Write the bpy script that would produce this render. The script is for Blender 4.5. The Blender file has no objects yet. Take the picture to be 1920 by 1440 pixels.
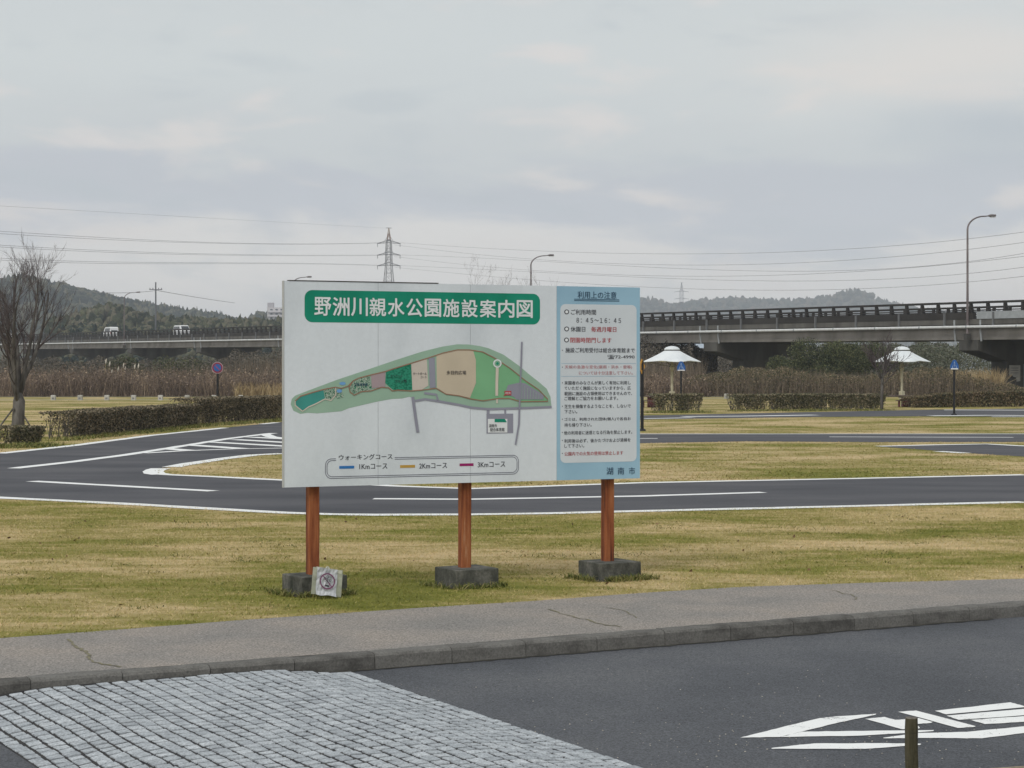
import bpy, bmesh, math, random
import numpy as np
from mathutils import Vector
from mathutils.geometry import tessellate_polygon

random.seed(7)
rng = np.random.default_rng(7)
R = math.radians
scene = bpy.context.scene
COL = scene.collection

# ------------------------------------------------------------------ camera
F, CX, HY, H = 3680.0, 960.0, 690.0, 2.12      # focal length, centre, horizon (1920 px frame); eye height in metres
cam = bpy.data.cameras.new('camera')
cam.sensor_width = 36.0
cam.lens = 36.0 * F / 1920.0
cam.shift_y = -(720.0 - HY) / 1920.0
cam.clip_start, cam.clip_end = 0.1, 20000.0
co = bpy.data.objects.new('camera', cam)
co.location = (0, 0, H)
co.rotation_euler = (R(90), 0, 0)
COL.objects.link(co)
scene.camera = co

# ------------------------------------------------------------------ sky and sun
SUN_EL, SUN_AZ = R(42), R(-152)
scene.view_settings.view_transform = 'Standard'
scene.view_settings.look = 'None'
scene.view_settings.gamma = 1.0
scene.view_settings.exposure = 0.15
world = bpy.data.worlds.new('World')
scene.world = world
world.use_nodes = True
nt = world.node_tree
nt.nodes.clear()


def N(t, kind, **kw):
    n = t.nodes.new(kind)
    for k, v in kw.items():
        setattr(n, k, v)
    return n


def math_node(t, op, a, b=None, clamp=False):
    n = N(t, 'ShaderNodeMath', operation=op, use_clamp=clamp)
    for i, v in enumerate((a, b)):
        if v is None:
            continue
        if hasattr(v, 'links'):
            t.links.new(v, n.inputs[i])
        else:
            n.inputs[i].default_value = v
    return n.outputs[0]


def mix_node(t, fac, a, b, mode='MIX'):
    n = N(t, 'ShaderNodeMixRGB', blend_type=mode)
    for i, v in enumerate((fac, a, b)):
        if hasattr(v, 'links'):
            t.links.new(v, n.inputs[i])
        elif i == 0:
            n.inputs[0].default_value = v
        else:
            n.inputs[i].default_value = (*v, 1)
    return n.outputs[0]


def ramp_node(t, fac, stops, interp='LINEAR'):
    n = N(t, 'ShaderNodeValToRGB')
    n.color_ramp.interpolation = interp
    el = n.color_ramp.elements
    while len(el) < len(stops):
        el.new(0.5)
    for e, (p, c) in zip(el, stops):
        e.position = p
        e.color = (*c, 1) if len(c) == 3 else c
    t.links.new(fac, n.inputs[0])
    return n.outputs[0]


def noise_node(t, vec, scale, detail=5, rough=0.55, dist=0.0):
    n = N(t, 'ShaderNodeTexNoise')
    n.inputs['Scale'].default_value = scale
    n.inputs['Detail'].default_value = detail
    n.inputs['Roughness'].default_value = rough
    n.inputs['Distortion'].default_value = dist
    t.links.new(vec, n.inputs['Vector'])
    return n.outputs[0]


def mapping_node(t, vec, scale=(1, 1, 1), loc=(0, 0, 0)):
    n = N(t, 'ShaderNodeMapping')
    n.inputs['Scale'].default_value = scale
    n.inputs['Location'].default_value = loc
    t.links.new(vec, n.inputs['Vector'])
    return n.outputs[0]


tc = N(nt, 'ShaderNodeTexCoord')
sep = N(nt, 'ShaderNodeSeparateXYZ')
nt.links.new(tc.outputs['Generated'], sep.inputs[0])
zz = math_node(nt, 'ABSOLUTE', sep.outputs['Z'])
big = noise_node(nt, mapping_node(nt, tc.outputs['Generated'], (1, 1, 3.2), (2.3, 0.4, 1.1)), 5.5, 6, 0.56, 0.5)
med = noise_node(nt, mapping_node(nt, tc.outputs['Generated'], (1, 1, 3.4), (7.1, 3.3, 0.2)), 11.0, 6, 0.52, 0.35)
zoff = math_node(nt, 'MULTIPLY', math_node(nt, 'SUBTRACT', big, 0.5), 0.10)
zp = math_node(nt, 'MULTIPLY', math_node(nt, 'ADD', zz, zoff), 4.0, True)
base = ramp_node(nt, zp, [(0.0, (0.77, 0.735, 0.69)), (0.13, (0.75, 0.725, 0.69)), (0.24, (0.70, 0.685, 0.665)),
                          (0.31, (0.525, 0.55, 0.59)), (0.37, (0.51, 0.535, 0.573)), (0.44, (0.565, 0.592, 0.60)),
                          (0.62, (0.60, 0.632, 0.632)), (0.78, (0.585, 0.618, 0.622)), (1.0, (0.60, 0.625, 0.63))], 'EASE')
warm = ramp_node(nt, med, [(0.53, (0, 0, 0)), (0.70, (1, 1, 1))], 'EASE')
cool = ramp_node(nt, med, [(0.30, (1, 1, 1)), (0.46, (0, 0, 0))], 'EASE')
c1 = mix_node(nt, math_node(nt, 'MULTIPLY', warm, 0.8), base, (0.70, 0.665, 0.64))
c2 = mix_node(nt, math_node(nt, 'MULTIPLY', cool, 0.42), c1, (0.475, 0.52, 0.55))
def cloud_mask(cx, cz, rx, rz):
    """soft uneven cloud patch round a sky direction (x, z)"""
    wob = math_node(nt, 'MULTIPLY', math_node(nt, 'SUBTRACT', med, 0.5), 1.5)
    dx = math_node(nt, 'ADD', math_node(nt, 'DIVIDE', math_node(nt, 'SUBTRACT', sep.outputs['X'], cx), rx), wob)
    dz = math_node(nt, 'ADD', math_node(nt, 'DIVIDE', math_node(nt, 'SUBTRACT', sep.outputs['Z'], cz), rz), wob)
    rr = math_node(nt, 'ADD', math_node(nt, 'MULTIPLY', dx, dx), math_node(nt, 'MULTIPLY', dz, dz))
    front = math_node(nt, 'GREATER_THAN', sep.outputs['Y'], 0.0)
    return math_node(nt, 'MULTIPLY', math_node(nt, 'EXPONENT', math_node(nt, 'MULTIPLY', rr, -1.0)), front)


c2 = mix_node(nt, math_node(nt, 'MULTIPLY', cloud_mask(0.215, 0.150, 0.085, 0.022), 0.85), c2, (0.71, 0.675, 0.635))
c2 = mix_node(nt, math_node(nt, 'MULTIPLY', cloud_mask(0.235, 0.117, 0.045, 0.017), 0.8), c2, (0.47, 0.51, 0.545))
sky = N(nt, 'ShaderNodeTexSky', sky_type='NISHITA', sun_disc=False)
sky.sun_elevation, sky.sun_rotation = SUN_EL, SUN_AZ
skyc = mix_node(nt, 1.0, sky.outputs[0], (0.08, 0.08, 0.08), 'MULTIPLY')
c3 = mix_node(nt, 0.94, skyc, c2)
bg = N(nt, 'ShaderNodeBackground')
bg.inputs['Strength'].default_value = 1.0
nt.links.new(c3, bg.inputs['Color'])
wo = N(nt, 'ShaderNodeOutputWorld')
nt.links.new(bg.outputs[0], wo.inputs['Surface'])

sun = bpy.data.lights.new('sun', 'SUN')
sun.energy, sun.angle, sun.color = 1.5, R(28), (1.0, 0.97, 0.93)
so = bpy.data.objects.new('sun', sun)
sd = Vector((math.sin(SUN_AZ) * math.cos(SUN_EL), math.cos(SUN_AZ) * math.cos(SUN_EL), math.sin(SUN_EL)))
so.rotation_euler = sd.to_track_quat('Z', 'Y').to_euler()
so.location = (0, 0, 60)
COL.objects.link(so)
scene.cycles.max_bounces = 6
scene.cycles.diffuse_bounces = 3
scene.cycles.volume_bounces = 1
scene.cycles.use_denoising = True


# ------------------------------------------------------------------ helpers
def G(px, py, z=0.0):
    """the point of the level z that the photograph shows at this pixel"""
    d = (H - z) * F / (py - HY)
    return np.array(((px - CX) / F * d, d, z))


def P(px, py, d):
    return np.array(((px - CX) / F * d, d, H - (py - HY) / F * d))


def tag(o, label=None, cat=None, group=None, kind=None):
    if label: o['label'] = label
    if cat: o['category'] = cat
    if group: o['group'] = group
    if kind: o['kind'] = kind
    return o


def thing(name, loc, label, cat, group=None, rotz=0.0):
    o = bpy.data.objects.new(name, None)
    o.empty_display_size = 0.2
    o.location = loc
    o.rotation_euler = (0, 0, rotz)
    COL.objects.link(o)
    return tag(o, label, cat, group)


def origin(o):
    v = np.zeros(3)
    while o is not None:
        v += np.array(o.location)
        o = o.parent
    return v


def add(name, me, material, parent=None, kind=None):
    if material is not None and not me.materials:
        me.materials.append(material)
    o = bpy.data.objects.new(name, me)
    COL.objects.link(o)
    if parent is not None:
        o.parent = parent
    if kind: o['kind'] = kind
    return o


def fast_mesh(name, v, f):
    me = bpy.data.meshes.new(name)
    v = np.asarray(v, dtype=np.float32); f = np.asarray(f, dtype=np.int32)
    k = f.shape[1]
    me.vertices.add(len(v)); me.vertices.foreach_set('co', v.ravel())
    me.loops.add(f.size); me.loops.foreach_set('vertex_index', f.ravel())
    me.polygons.add(len(f)); me.polygons.foreach_set('loop_start', np.arange(0, f.size, k, dtype=np.int32))
    me.update(calc_edges=True)
    return me


class MB:
    def __init__(s):
        s.v, s.f, s.flat = [], [], False

    def add(s, vs, fs):
        n = len(s.v)
        s.v += [tuple(map(float, p)) for p in vs]
        s.f += [tuple(i + n for i in q) for q in fs]
        return s

    def hexa(s, p):
        return s.add(p, [(3, 2, 1, 0), (4, 5, 6, 7), (0, 1, 5, 4), (1, 2, 6, 5), (2, 3, 7, 6), (3, 0, 4, 7)])

    def box(s, c, d, rotz=0.0, bev=0.0, top=(1, 1)):
        hx, hy, hz = d[0] / 2, d[1] / 2, d[2] / 2
        ca, sa = math.cos(rotz), math.sin(rotz)

        def T(x, y, z):
            return (c[0] + x * ca - y * sa, c[1] + x * sa + y * ca, c[2] + z)
        tx, ty = top
        if bev <= 0:
            return s.hexa([T(-hx, -hy, -hz), T(hx, -hy, -hz), T(hx, hy, -hz), T(-hx, hy, -hz),
                           T(-hx * tx, -hy * ty, hz), T(hx * tx, -hy * ty, hz), T(hx * tx, hy * ty, hz), T(-hx * tx, hy * ty, hz)])
        rings = []
        for z, k, q in ((-hz, 1, 0), (hz - bev, 1, 0), (hz, 1, bev)):
            x, y = hx - q, hy - q
            b = bev
            rings.append([T(-x + b, -y, z), T(x - b, -y, z), T(x, -y + b, z), T(x, y - b, z), T(x - b, y, z), T(-x + b, y, z), T(-x, y - b, z), T(-x, -y + b, z)])
        return s.loft(rings, True, True)

    def loft(s, rings, cap0=True, cap1=True, closed=True):
        n = len(rings[0]); vs = [p for r in rings for p in r]; fs = []
        for i in range(len(rings) - 1):
            for j in range(n if closed else n - 1):
                k = (j + 1) % n
                fs.append((i * n + j, i * n + k, (i + 1) * n + k, (i + 1) * n + j))
        if cap0: fs.append(tuple(range(n - 1, -1, -1)))
        if cap1: fs.append(tuple((len(rings) - 1) * n + j for j in range(n)))
        return s.add(vs, fs)

    def tube(s, pts, rad, n=6, caps=True):
        pts = [Vector(p) for p in pts]
        if not hasattr(rad, '__len__'): rad = [rad] * len(pts)
        rings = []
        up = None
        for i, p in enumerate(pts):
            d = (pts[min(i + 1, len(pts) - 1)] - pts[max(i - 1, 0)]).normalized()
            if up is None:
                up = Vector((1, 0, 0)) if abs(d.x) < 0.8 else Vector((0, 1, 0))
            a = (up - d * up.dot(d)).normalized(); b = d.cross(a); up = a
            rings.append([p + (a * math.cos(t) + b * math.sin(t)) * rad[i] for t in (2 * math.pi * k / n for k in range(n))])
        return s.loft(rings, caps, caps)

    def lathe(s, c, prof, n=16, caps=True):
        rings = [[(c[0] + r * math.cos(2 * math.pi * k / n), c[1] + r * math.sin(2 * math.pi * k / n), c[2] + z) for k in range(n)] for r, z in prof]
        return s.loft(rings, caps, caps)

    def poly(s, pts):
        tri = tessellate_polygon([[Vector(p) for p in pts]]); s.flat = True
        return s.add(pts, tri)

    def prism(s, pts, vec):
        n = len(pts); vec = np.array(vec)
        tri = tessellate_polygon([[Vector(p) for p in pts]])
        s.add(pts, [t[::-1] for t in tri]); s.add([np.array(p) + vec for p in pts], tri)
        return s.add(list(pts) + [np.array(p) + vec for p in pts], [(i, (i + 1) % n, n + (i + 1) % n, n + i) for i in range(n)])

    def mesh(s, name='mesh', off=None, smooth=False):
        me = bpy.data.meshes.new(name)
        v = s.v if off is None else [(a - off[0], b - off[1], c - off[2]) for a, b, c in s.v]
        me.from_pydata(v, [], s.f)
        bm = bmesh.new(); bm.from_mesh(me)
        bmesh.ops.recalc_face_normals(bm, faces=bm.faces)
        if all(abs(f.normal.z) > .99 for f in bm.faces) and bm.faces and sum(f.normal.z * f.calc_area() for f in bm.faces) < -1e-6 and s.flat:
            bmesh.ops.reverse_faces(bm, faces=bm.faces)
        bm.to_mesh(me); bm.free()
        if smooth:
            me.polygons.foreach_set('use_smooth', [True] * len(me.polygons))
        return me

    def build(s, name, material, parent=None, local=False, smooth=False, kind=None):
        off = None if (parent is None or local) else origin(parent)
        return add(name, s.mesh(name, off, smooth), material, parent, kind)


def dup(root, loc, rotz=None, label=None, group=None):
    r = root.copy(); COL.objects.link(r); r.location = loc
    if rotz is not None: r.rotation_euler = (0, 0, rotz)
    if label: r['label'] = label
    if group: r['group'] = group
    for ch in list(root.children):
        c = ch.copy(); COL.objects.link(c); c.parent = r
        for g in ch.children:
            d = g.copy(); COL.objects.link(d); d.parent = c
    return r


ORD = ['first', 'second', 'third', 'fourth', 'fifth', 'sixth', 'seventh', 'eighth', 'ninth', 'tenth', 'eleventh', 'twelfth', 'thirteenth']


# ------------------------------------------------------------------ materials
def lin(r, g, b):
    return tuple(((c / 255) / 12.92 if c / 255 <= 0.04045 else ((c / 255 + 0.055) / 1.055) ** 2.4) for c in (r, g, b))


def new_mat(name, rough=0.85, spec=0.3, metal=0.0):
    m = bpy.data.materials.new(name); m.use_nodes = True
    b = m.node_tree.nodes['Principled BSDF']
    b.inputs['Roughness'].default_value = rough
    b.inputs['Specular IOR Level'].default_value = spec
    b.inputs['Metallic'].default_value = metal
    return m, m.node_tree, b


def mat(name, cols, scale=3.0, stretch=(1, 1, 1), detail=6, rough=0.85, spec=0.3, metal=0.0, bump=0.0, bscale=60.0,
        island=0.0, objrand=0.0, fine=0.0, fscale=80.0, lo=0.32, hi=0.68, bdist=0.01):
    """position-noise colours (albedos), optional per-piece variation, fine speckle and relief"""
    m, t, b = new_mat(name, rough, spec, metal)
    g = N(t, 'ShaderNodeNewGeometry')
    vec = mapping_node(t, g.outputs['Position'], stretch)
    fac = noise_node(t, vec, scale, detail)
    if island > 0:
        fac = math_node(t, 'ADD', math_node(t, 'MULTIPLY', fac, 1 - island), math_node(t, 'MULTIPLY', g.outputs['Random Per Island'], island))
    if objrand > 0:
        oi = N(t, 'ShaderNodeObjectInfo')
        fac = math_node(t, 'ADD', math_node(t, 'MULTIPLY', fac, 1 - objrand), math_node(t, 'MULTIPLY', oi.outputs['Random'], objrand))
    k = len(cols)
    stops = [(lo + (hi - lo) * i / max(1, k - 1), c) for i, c in enumerate(cols)]
    if k == 1: stops = [(0.0, cols[0]), (1.0, cols[0])]
    c = ramp_node(t, fac, stops)
    if fine > 0:
        fn = noise_node(t, g.outputs['Position'], fscale, 3, 0.7)
        fr = ramp_node(t, fn, [(0.3, (1 - fine,) * 3), (0.7, (1 + fine,) * 3)])
        c = mix_node(t, 1.0, c, fr, 'MULTIPLY')
    t.links.new(c, b.inputs['Base Color'])
    if bump > 0:
        bn = N(t, 'ShaderNodeBump'); bn.inputs['Strength'].default_value = bump; bn.inputs['Distance'].default_value = bdist
        t.links.new(noise_node(t, g.outputs['Position'], bscale, 4, 0.7), bn.inputs['Height'])
        t.links.new(bn.outputs[0], b.inputs['Normal'])
    return m


def grass_mat(name, gain=1.0, island=0.0):
    m, t, b = new_mat(name, 0.95, 0.1)
    g = N(t, 'ShaderNodeNewGeometry')
    a = noise_node(t, mapping_node(t, g.outputs['Position'], (0.36, 0.56, 0.4), (3.1, 1.7, 0)), 0.62, 6, 0.62, 0.25)
    c = noise_node(t, mapping_node(t, g.outputs['Position'], (0.5, 1.2, 1), (9, 4, 0)), 3.2, 5, 0.7)
    e = noise_node(t, mapping_node(t, g.outputs['Position'], (0.8, 1.4, 1)), 26.0, 3, 0.7)
    fac = math_node(t, 'ADD', math_node(t, 'MULTIPLY', a, 0.62), math_node(t, 'MULTIPLY', c, 0.24))
    fac = math_node(t, 'ADD', fac, math_node(t, 'MULTIPLY', e, 0.14))
    if island:
        fac = math_node(t, 'ADD', math_node(t, 'MULTIPLY', fac, 1 - island), math_node(t, 'MULTIPLY', g.outputs['Random Per Island'], island))
    fac = math_node(t, 'ADD', math_node(t, 'MULTIPLY', math_node(t, 'SUBTRACT', fac, 0.5), 1.5), 0.535)
    k = gain
    cc = ramp_node(t, fac, [(0.33, (0.115 * k, 0.125 * k, 0.022 * k)), (0.43, (0.185 * k, 0.185 * k, 0.038 * k)), (0.49, (0.255 * k, 0.225 * k, 0.07 * k)),
                            (0.55, (0.36 * k, 0.29 * k, 0.125 * k)), (0.64, (0.53 * k, 0.41 * k, 0.23 * k))])
    t.links.new(cc, b.inputs['Base Color'])
    bn = N(t, 'ShaderNodeBump'); bn.inputs['Strength'].default_value = 0.5; bn.inputs['Distance'].default_value = 0.04
    t.links.new(noise_node(t, mapping_node(t, g.outputs['Position'], (1, 0.8, 1)), 22.0, 5, 0.75), bn.inputs['Height'])
    t.links.new(bn.outputs[0], b.inputs['Normal'])
    return m


def paint_mat(name, col, under, wear=0.5):
    m, t, b = new_mat(name, 0.7, 0.3)
    g = N(t, 'ShaderNodeNewGeometry')
    a = noise_node(t, g.outputs['Position'], 3.0, 8, 0.75)
    e = noise_node(t, g.outputs['Position'], 45.0, 4, 0.7)
    f = math_node(t, 'ADD', math_node(t, 'MULTIPLY', a, 0.6), math_node(t, 'MULTIPLY', e, 0.4))
    w = ramp_node(t, f, [(wear - 0.1, (1, 1, 1)), (wear, (0, 0, 0))])
    t.links.new(mix_node(t, w, col, under), b.inputs['Base Color'])
    return m


M = {}
M['lawn'] = grass_mat('lawn_turf', 1.0)
M['blade'] = grass_mat('lawn_blade', 1.30, 0.12)
M['tuft'] = mat('tuft', [(0.07, 0.095, 0.02), (0.15, 0.17, 0.04), (0.30, 0.26, 0.10)], 5, island=0.6, rough=0.9)
M['leaf'] = mat('dead_leaf', [(0.09, 0.05, 0.03), (0.2, 0.12, 0.06)], 3, island=.6)
M['earth'] = mat('earth', [(0.10, 0.085, 0.05), (0.16, 0.14, 0.08), (0.22, 0.19, 0.11)], 0.3)
M['track'] = mat('track_asphalt', [(0.068, 0.070, 0.079), (0.088, 0.089, 0.099), (0.112, 0.112, 0.12)], 0.5, (0.5, 1.2, 1), rough=0.9, spec=0.15, bump=0.3, bscale=120, fine=0.22, fscale=60)
M['road'] = mat('lot_asphalt', [(0.074, 0.079, 0.089), (0.096, 0.101, 0.112), (0.122, 0.126, 0.134)], 0.55, rough=0.82, spec=0.25, bump=0.7, bscale=90, fine=0.6, fscale=75)
M['pave'] = mat('exposed_aggregate', [(0.228, 0.216, 0.202), (0.27, 0.247, 0.225), (0.305, 0.27, 0.238)], 1.2, rough=0.9, bump=0.8, bscale=70, fine=0.6, fscale=60)
M['crack'] = mat('mossy_crack', [(0.10, 0.095, 0.075), (0.22, 0.20, 0.12), (0.13, 0.115, 0.09)], 9)
M['kerb'] = mat('kerb_concrete', [(0.075, 0.072, 0.066), (0.13, 0.125, 0.115), (0.165, 0.16, 0.148)], 5, (1, 1, 2.4), rough=0.9, bump=0.5, bscale=90, fine=0.3, fscale=60, objrand=0.25)
M['cobble'] = mat('granite_sett', [(0.34, 0.365, 0.39), (0.42, 0.45, 0.475), (0.52, 0.55, 0.575)], 9, rough=0.85, bump=0.9, bscale=75, fine=0.4, fscale=70, objrand=0.2)
M['cobble2'] = mat('granite_sett_far', [(0.34, 0.365, 0.39), (0.42, 0.45, 0.475), (0.52, 0.55, 0.575)], 9, rough=0.85, bump=0.9, bscale=75, fine=0.4, fscale=70, island=0.2)
M['joint'] = mat('joint_bed', [(0.018, 0.017, 0.02), (0.03, 0.029, 0.03), (0.05, 0.045, 0.04)], 12)
M['white_line'] = paint_mat('white_line', (0.82, 0.83, 0.82), (0.12, 0.12, 0.125), 0.43)
M['white_mark'] = paint_mat('white_mark', (0.84, 0.85, 0.84), (0.14, 0.14, 0.15), 0.435)
M['gravel'] = mat('gravel_verge', [(0.14, 0.11, 0.07), (0.26, 0.21, 0.14), (0.36, 0.30, 0.2)], 14, bump=0.8, bscale=60)
M['edging'] = mat('edging', [(0.34, 0.31, 0.25), (0.44, 0.40, 0.32)], 2)


def flat(name, c, rough=0.7, spec=0.3, metal=0.0, var=0.1, scale=3.0):
    return mat(name, [tuple(x * (1 - var) for x in c), c, tuple(min(1, x * (1 + var)) for x in c)], scale, rough=rough, spec=spec, metal=metal)


# ------------------------------------------------------------------ ground
def sheet(name, pts, material, parent=None, kind='structure'):
    return MB().poly(pts).build(name, material, parent, kind=kind if parent is None else None)


def grid_sheet(name, x0, x1, y0, y1, z, material):
    return sheet(name, [(x0, y0, z), (x1, y0, z), (x1, y1, z), (x0, y1, z)], material)


RZ = -0.115                                   # the lot lies a kerb below the lawn
E = np.array((math.cos(R(28.8)), math.sin(R(28.8))))       # along the kerb
NN = np.array((E[1], -E[0]))                               # from the kerb towards the viewer
K0 = np.array((-1.013, 14.56))


def AB(a, b, z=0.0):
    p = K0 + E * a + NN * b
    return (p[0], p[1], z)


grid_sheet('ground', -6000, 6000, -80, 9000, -0.30, M['earth'])
lawn_edge = [(-1400, 1310), (-600, 1246), (0, 1198), (220, 1182), (450, 1164), (640, 1151), (800, 1140), (1000, 1128), (1200, 1113), (1400, 1101), (1650, 1093), (1920, 1086)]
le = [G(x, y) for x, y in lawn_edge] + [np.array((9.0, 21.6, 0)), np.array((16.0, 25.6, 0)), np.array((30.0, 33.6, 0))]
le_x = np.array([p[0] for p in le]); le_y = np.array([p[1] for p in le])
lawn_pts = [tuple(p) for p in le] + [(60, 50, 0), (170, 143, 0), (-120, 143, 0), (-60, 20, 0), (-20, le[0][1], 0)]
lawn = sheet('lawn', lawn_pts, M['lawn'])

# asphalt lot in front
road = sheet('parking_lot', [AB(-40, 0.0, RZ), AB(60, 0.0, RZ), AB(60, 40, RZ), AB(-40, 40, RZ)], M['road'])
# pavement between kerb and lawn
pv = [AB(-18, 0.15, 0.004)[:2], AB(60, 0.15, 0.004)[:2]]
pave_pts = [(*AB(-26, -0.148, 0.004),), (*AB(40, -0.148, 0.004),)] + [(p[0], p[1] + (0.02 if 0 < i < 13 else 0), 0.004) for i, p in list(enumerate(le))[::-1]]
pave_pts[1] = (*AB(34, -0.148, 0.004),)
pave = sheet('pavement', pave_pts, M['pave'])


def strip(mb, pts, w, z, jit=0.0, step=None):
    """flat ribbon along ground points"""
    pts = [np.array(p[:2], float) for p in pts]
    q = []
    for a, b in zip(pts[:-1], pts[1:]):
        L = np.linalg.norm(b - a); n = max(1, int(L / step)) if step else 1
        q += [a + (b - a) * k / n for k in range(n)]
    q.append(pts[-1])
    vs = []
    for i, p in enumerate(q):
        d = q[min(i + 1, len(q) - 1)] - q[max(i - 1, 0)]
        d = d / (np.linalg.norm(d) + 1e-9); nrm = np.array((-d[1], d[0]))
        l = w / 2 * (1 + random.uniform(-jit, jit)); r = w / 2 * (1 + random.uniform(-jit, jit))
        vs += [(*(p + nrm * l), z), (*(p - nrm * r), z)]
    mb.flat = True
    mb.add(vs, [(2 * i, 2 * i + 1, 2 * i + 3, 2 * i + 2) for i in range(len(q) - 1)])


for pts, w in (([(128, 1199), (150, 1216), (165, 1228), (172, 1240), (195, 1247), (230, 1253)], 0.022),
               ([(1030, 1143), (1070, 1157), (1110, 1166), (1140, 1173), (1175, 1177)], 0.018),
               ([(1140, 1140), (1180, 1150), (1195, 1163)], 0.010),
               ([(1560, 1108), (1600, 1118), (1610, 1128)], 0.012)):
    mb = MB(); q = [G(*p) for p in pts]; r = []
    for a, b in zip(q[:-1], q[1:]):
        for k in range(5): r.append(a + (b - a) * k / 5 + np.array((random.uniform(-.02, .02), random.uniform(-.03, .03), 0)))
    strip(mb, r, w, 0.008, 0.7); mb.build('crack', M['crack'], pave)

# moss and dry grass creeping over the lawn side of the pavement is built with the turf below

# kerb of single stones
kerb = MB().hexa([AB(-26, -0.02, -0.29), AB(40, -0.02, -0.29), AB(40, -0.13, -0.29), AB(-26, -0.13, -0.29), AB(-26, -0.02, -0.03), AB(40, -0.02, -0.03), AB(40, -0.13, -0.03), AB(-26, -0.13, -0.03)]).build('kerb', M['joint'], kind='structure')
KL = 0.642
kmeshes = []
for k in range(4):
    hx = KL / 2 - 0.003
    prof = [(0.0, -0.26), (0.008, -0.02), (0.022, -0.004), (0.05, 0.006), (0.152, 0.006), (0.152, -0.26)]
    rings = []
    for i in range(6):
        x = -hx + 2 * hx * i / 5
        rings.append([(x, y + random.uniform(0, .004), z + random.uniform(-.003, .003)) for y, z in prof])
    kmeshes.append(MB().loft(rings).mesh('kerbstone'))
for i in range(-9, 15):
    o = add('kerbstone', kmeshes[i % 4], M['kerb'], kerb)
    p = AB(KL * (i + 0.5), 0.0, 0)
    o.location = (p[0], p[1], random.uniform(-.003, .003)); o.rotation_euler = (0, 0, R(28.8) + random.uniform(-.004, .004))
mb = MB()                                        # grime gathered in the gutter
q = [AB(a * 0.06 - 3.5, 0.012 + random.uniform(0, 0.012)) for a in range(160)]
strip(mb, q, 0.05, RZ + 0.004, 0.8)
mb.build('gutter_dirt', mat('gutter_dirt', [(0.03, 0.03, 0.026), (0.07, 0.066, 0.055)], 8), road)

# ------------------------------------------------------------------ cobbled crossing
A0, A1 = -3.17, -0.21
ROWS = 29
PITCH = (A1 - A0) / ROWS


def sm(t):
    t = min(1, max(0, t)); return t * t * (3 - 2 * t)


def apron_z(a, b):
    e = min(a - A0, A1 - a)
    return RZ + 0.006 + 0.062 * sm(e / 0.75)


bed_v, bed_f = [], []
na, nb = 30, 14
for i in range(na + 1):
    for j in range(nb + 1):
        a = A0 + (A1 - A0) * i / na; b = 0.01 + 7.0 * j / nb
        bed_v.append(AB(a, b, apron_z(a, b) - 0.0055 if 0 < i < na else RZ + 0.001))
for i in range(na):
    for j in range(nb):
        k = i * (nb + 1) + j
        bed_f.append((k, k + nb + 1, k + nb + 2, k + 1))
apron = MB().add(bed_v, bed_f).build('cobbled_crossing', M['joint'], kind='structure')


def sett_geo():
    h = 0.5
    rings = []
    c = [(-h, -h), (h, -h), (h, h), (-h, h)]
    j = [(x + random.uniform(-.05, .05), y + random.uniform(-.05, .05)) for x, y in c]
    top = [(x * random.uniform(.93, .98), y * random.uniform(.93, .98), random.uniform(-.003, .003)) for x, y in j]
    mid = [(x, y, -0.010 - random.uniform(0, .004)) for x, y in j]
    bot = [(x, y, -0.045) for x, y in j]
    v = bot + mid + top + [(random.uniform(-.1, .1), random.uniform(-.1, .1), random.uniform(0.001, .004))]
    f = []
    for r in (0, 4):
        for k in range(4):
            f.append((r + k, r + (k + 1) % 4, r + 4 + (k + 1) % 4, r + 4 + k))
    for k in range(4): f.append((8 + k, 8 + (k + 1) % 4, 12))
    return v, f


setts = [sett_geo() for _ in range(10)]
sett_mesh = [MB().add(*g).mesh('cobblestone') for g in setts]
stones = []
for i in range(ROWS):
    b = 0.03 + random.uniform(0, .05)
    while b < 6.2:
        L = random.uniform(0.095, 0.13)
        a = A0 + PITCH * (i + 0.5)
        wob = 0.014 * math.sin(b * 1.5 + i * 0.12) + 0.006 * math.sin(b * 3.7 + i * 0.5)
        stones.append((a + wob * (1 if 0 < i < ROWS - 1 else 0.4), b + L / 2, L))
        b += L
vis = []
for k, (a, b, L) in enumerate(stones):
    p = AB(a, b); px = CX + F * p[0] / p[1]; py = HY + F * (H + 0.06) / p[1]
    if -15 < px < 1935 and py < 1452: vis.append((p[1], k))
vis.sort()
single = set(k for _, k in vis[:300])
rest = MB()
for k, (a, b, L) in enumerate(stones):
    z = apron_z(a, b) + random.uniform(-.002, .003)
    rot = R(28.8) + random.uniform(-.05, .05)
    sx, sy = PITCH - 0.020 + random.uniform(-.004, .003), L - 0.022
    tilt = math.atan2(apron_z(a + .05, b) - apron_z(a - .05, b), 0.1)
    p = AB(a, b, z)
    m = random.randrange(10)
    if k in single:
        o = add('cobblestone', sett_mesh[m], M['cobble'], apron)
        o.location = p; o.rotation_euler = (random.uniform(-.03, .03), -tilt + random.uniform(-.03, .03), rot); o.scale = (sx, sy, 1)
    else:
        ca, sa = math.cos(rot), math.sin(rot); tt = math.tan(tilt)
        rest.add([(p[0] + x * sx * ca - y * sy * sa, p[1] + x * sx * sa + y * sy * ca, p[2] + zq + x * sx * tt) for x, y, zq in setts[m][0]], setts[m][1])
rest.build('cobblestones', M['cobble2'], apron, kind='stuff')

# painted lettering on the lot
def Q(zx, zy):
    return tuple(G(1380 + zx / 3.5556, 1290 + zy / 3.5556, RZ + 0.004))


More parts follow.
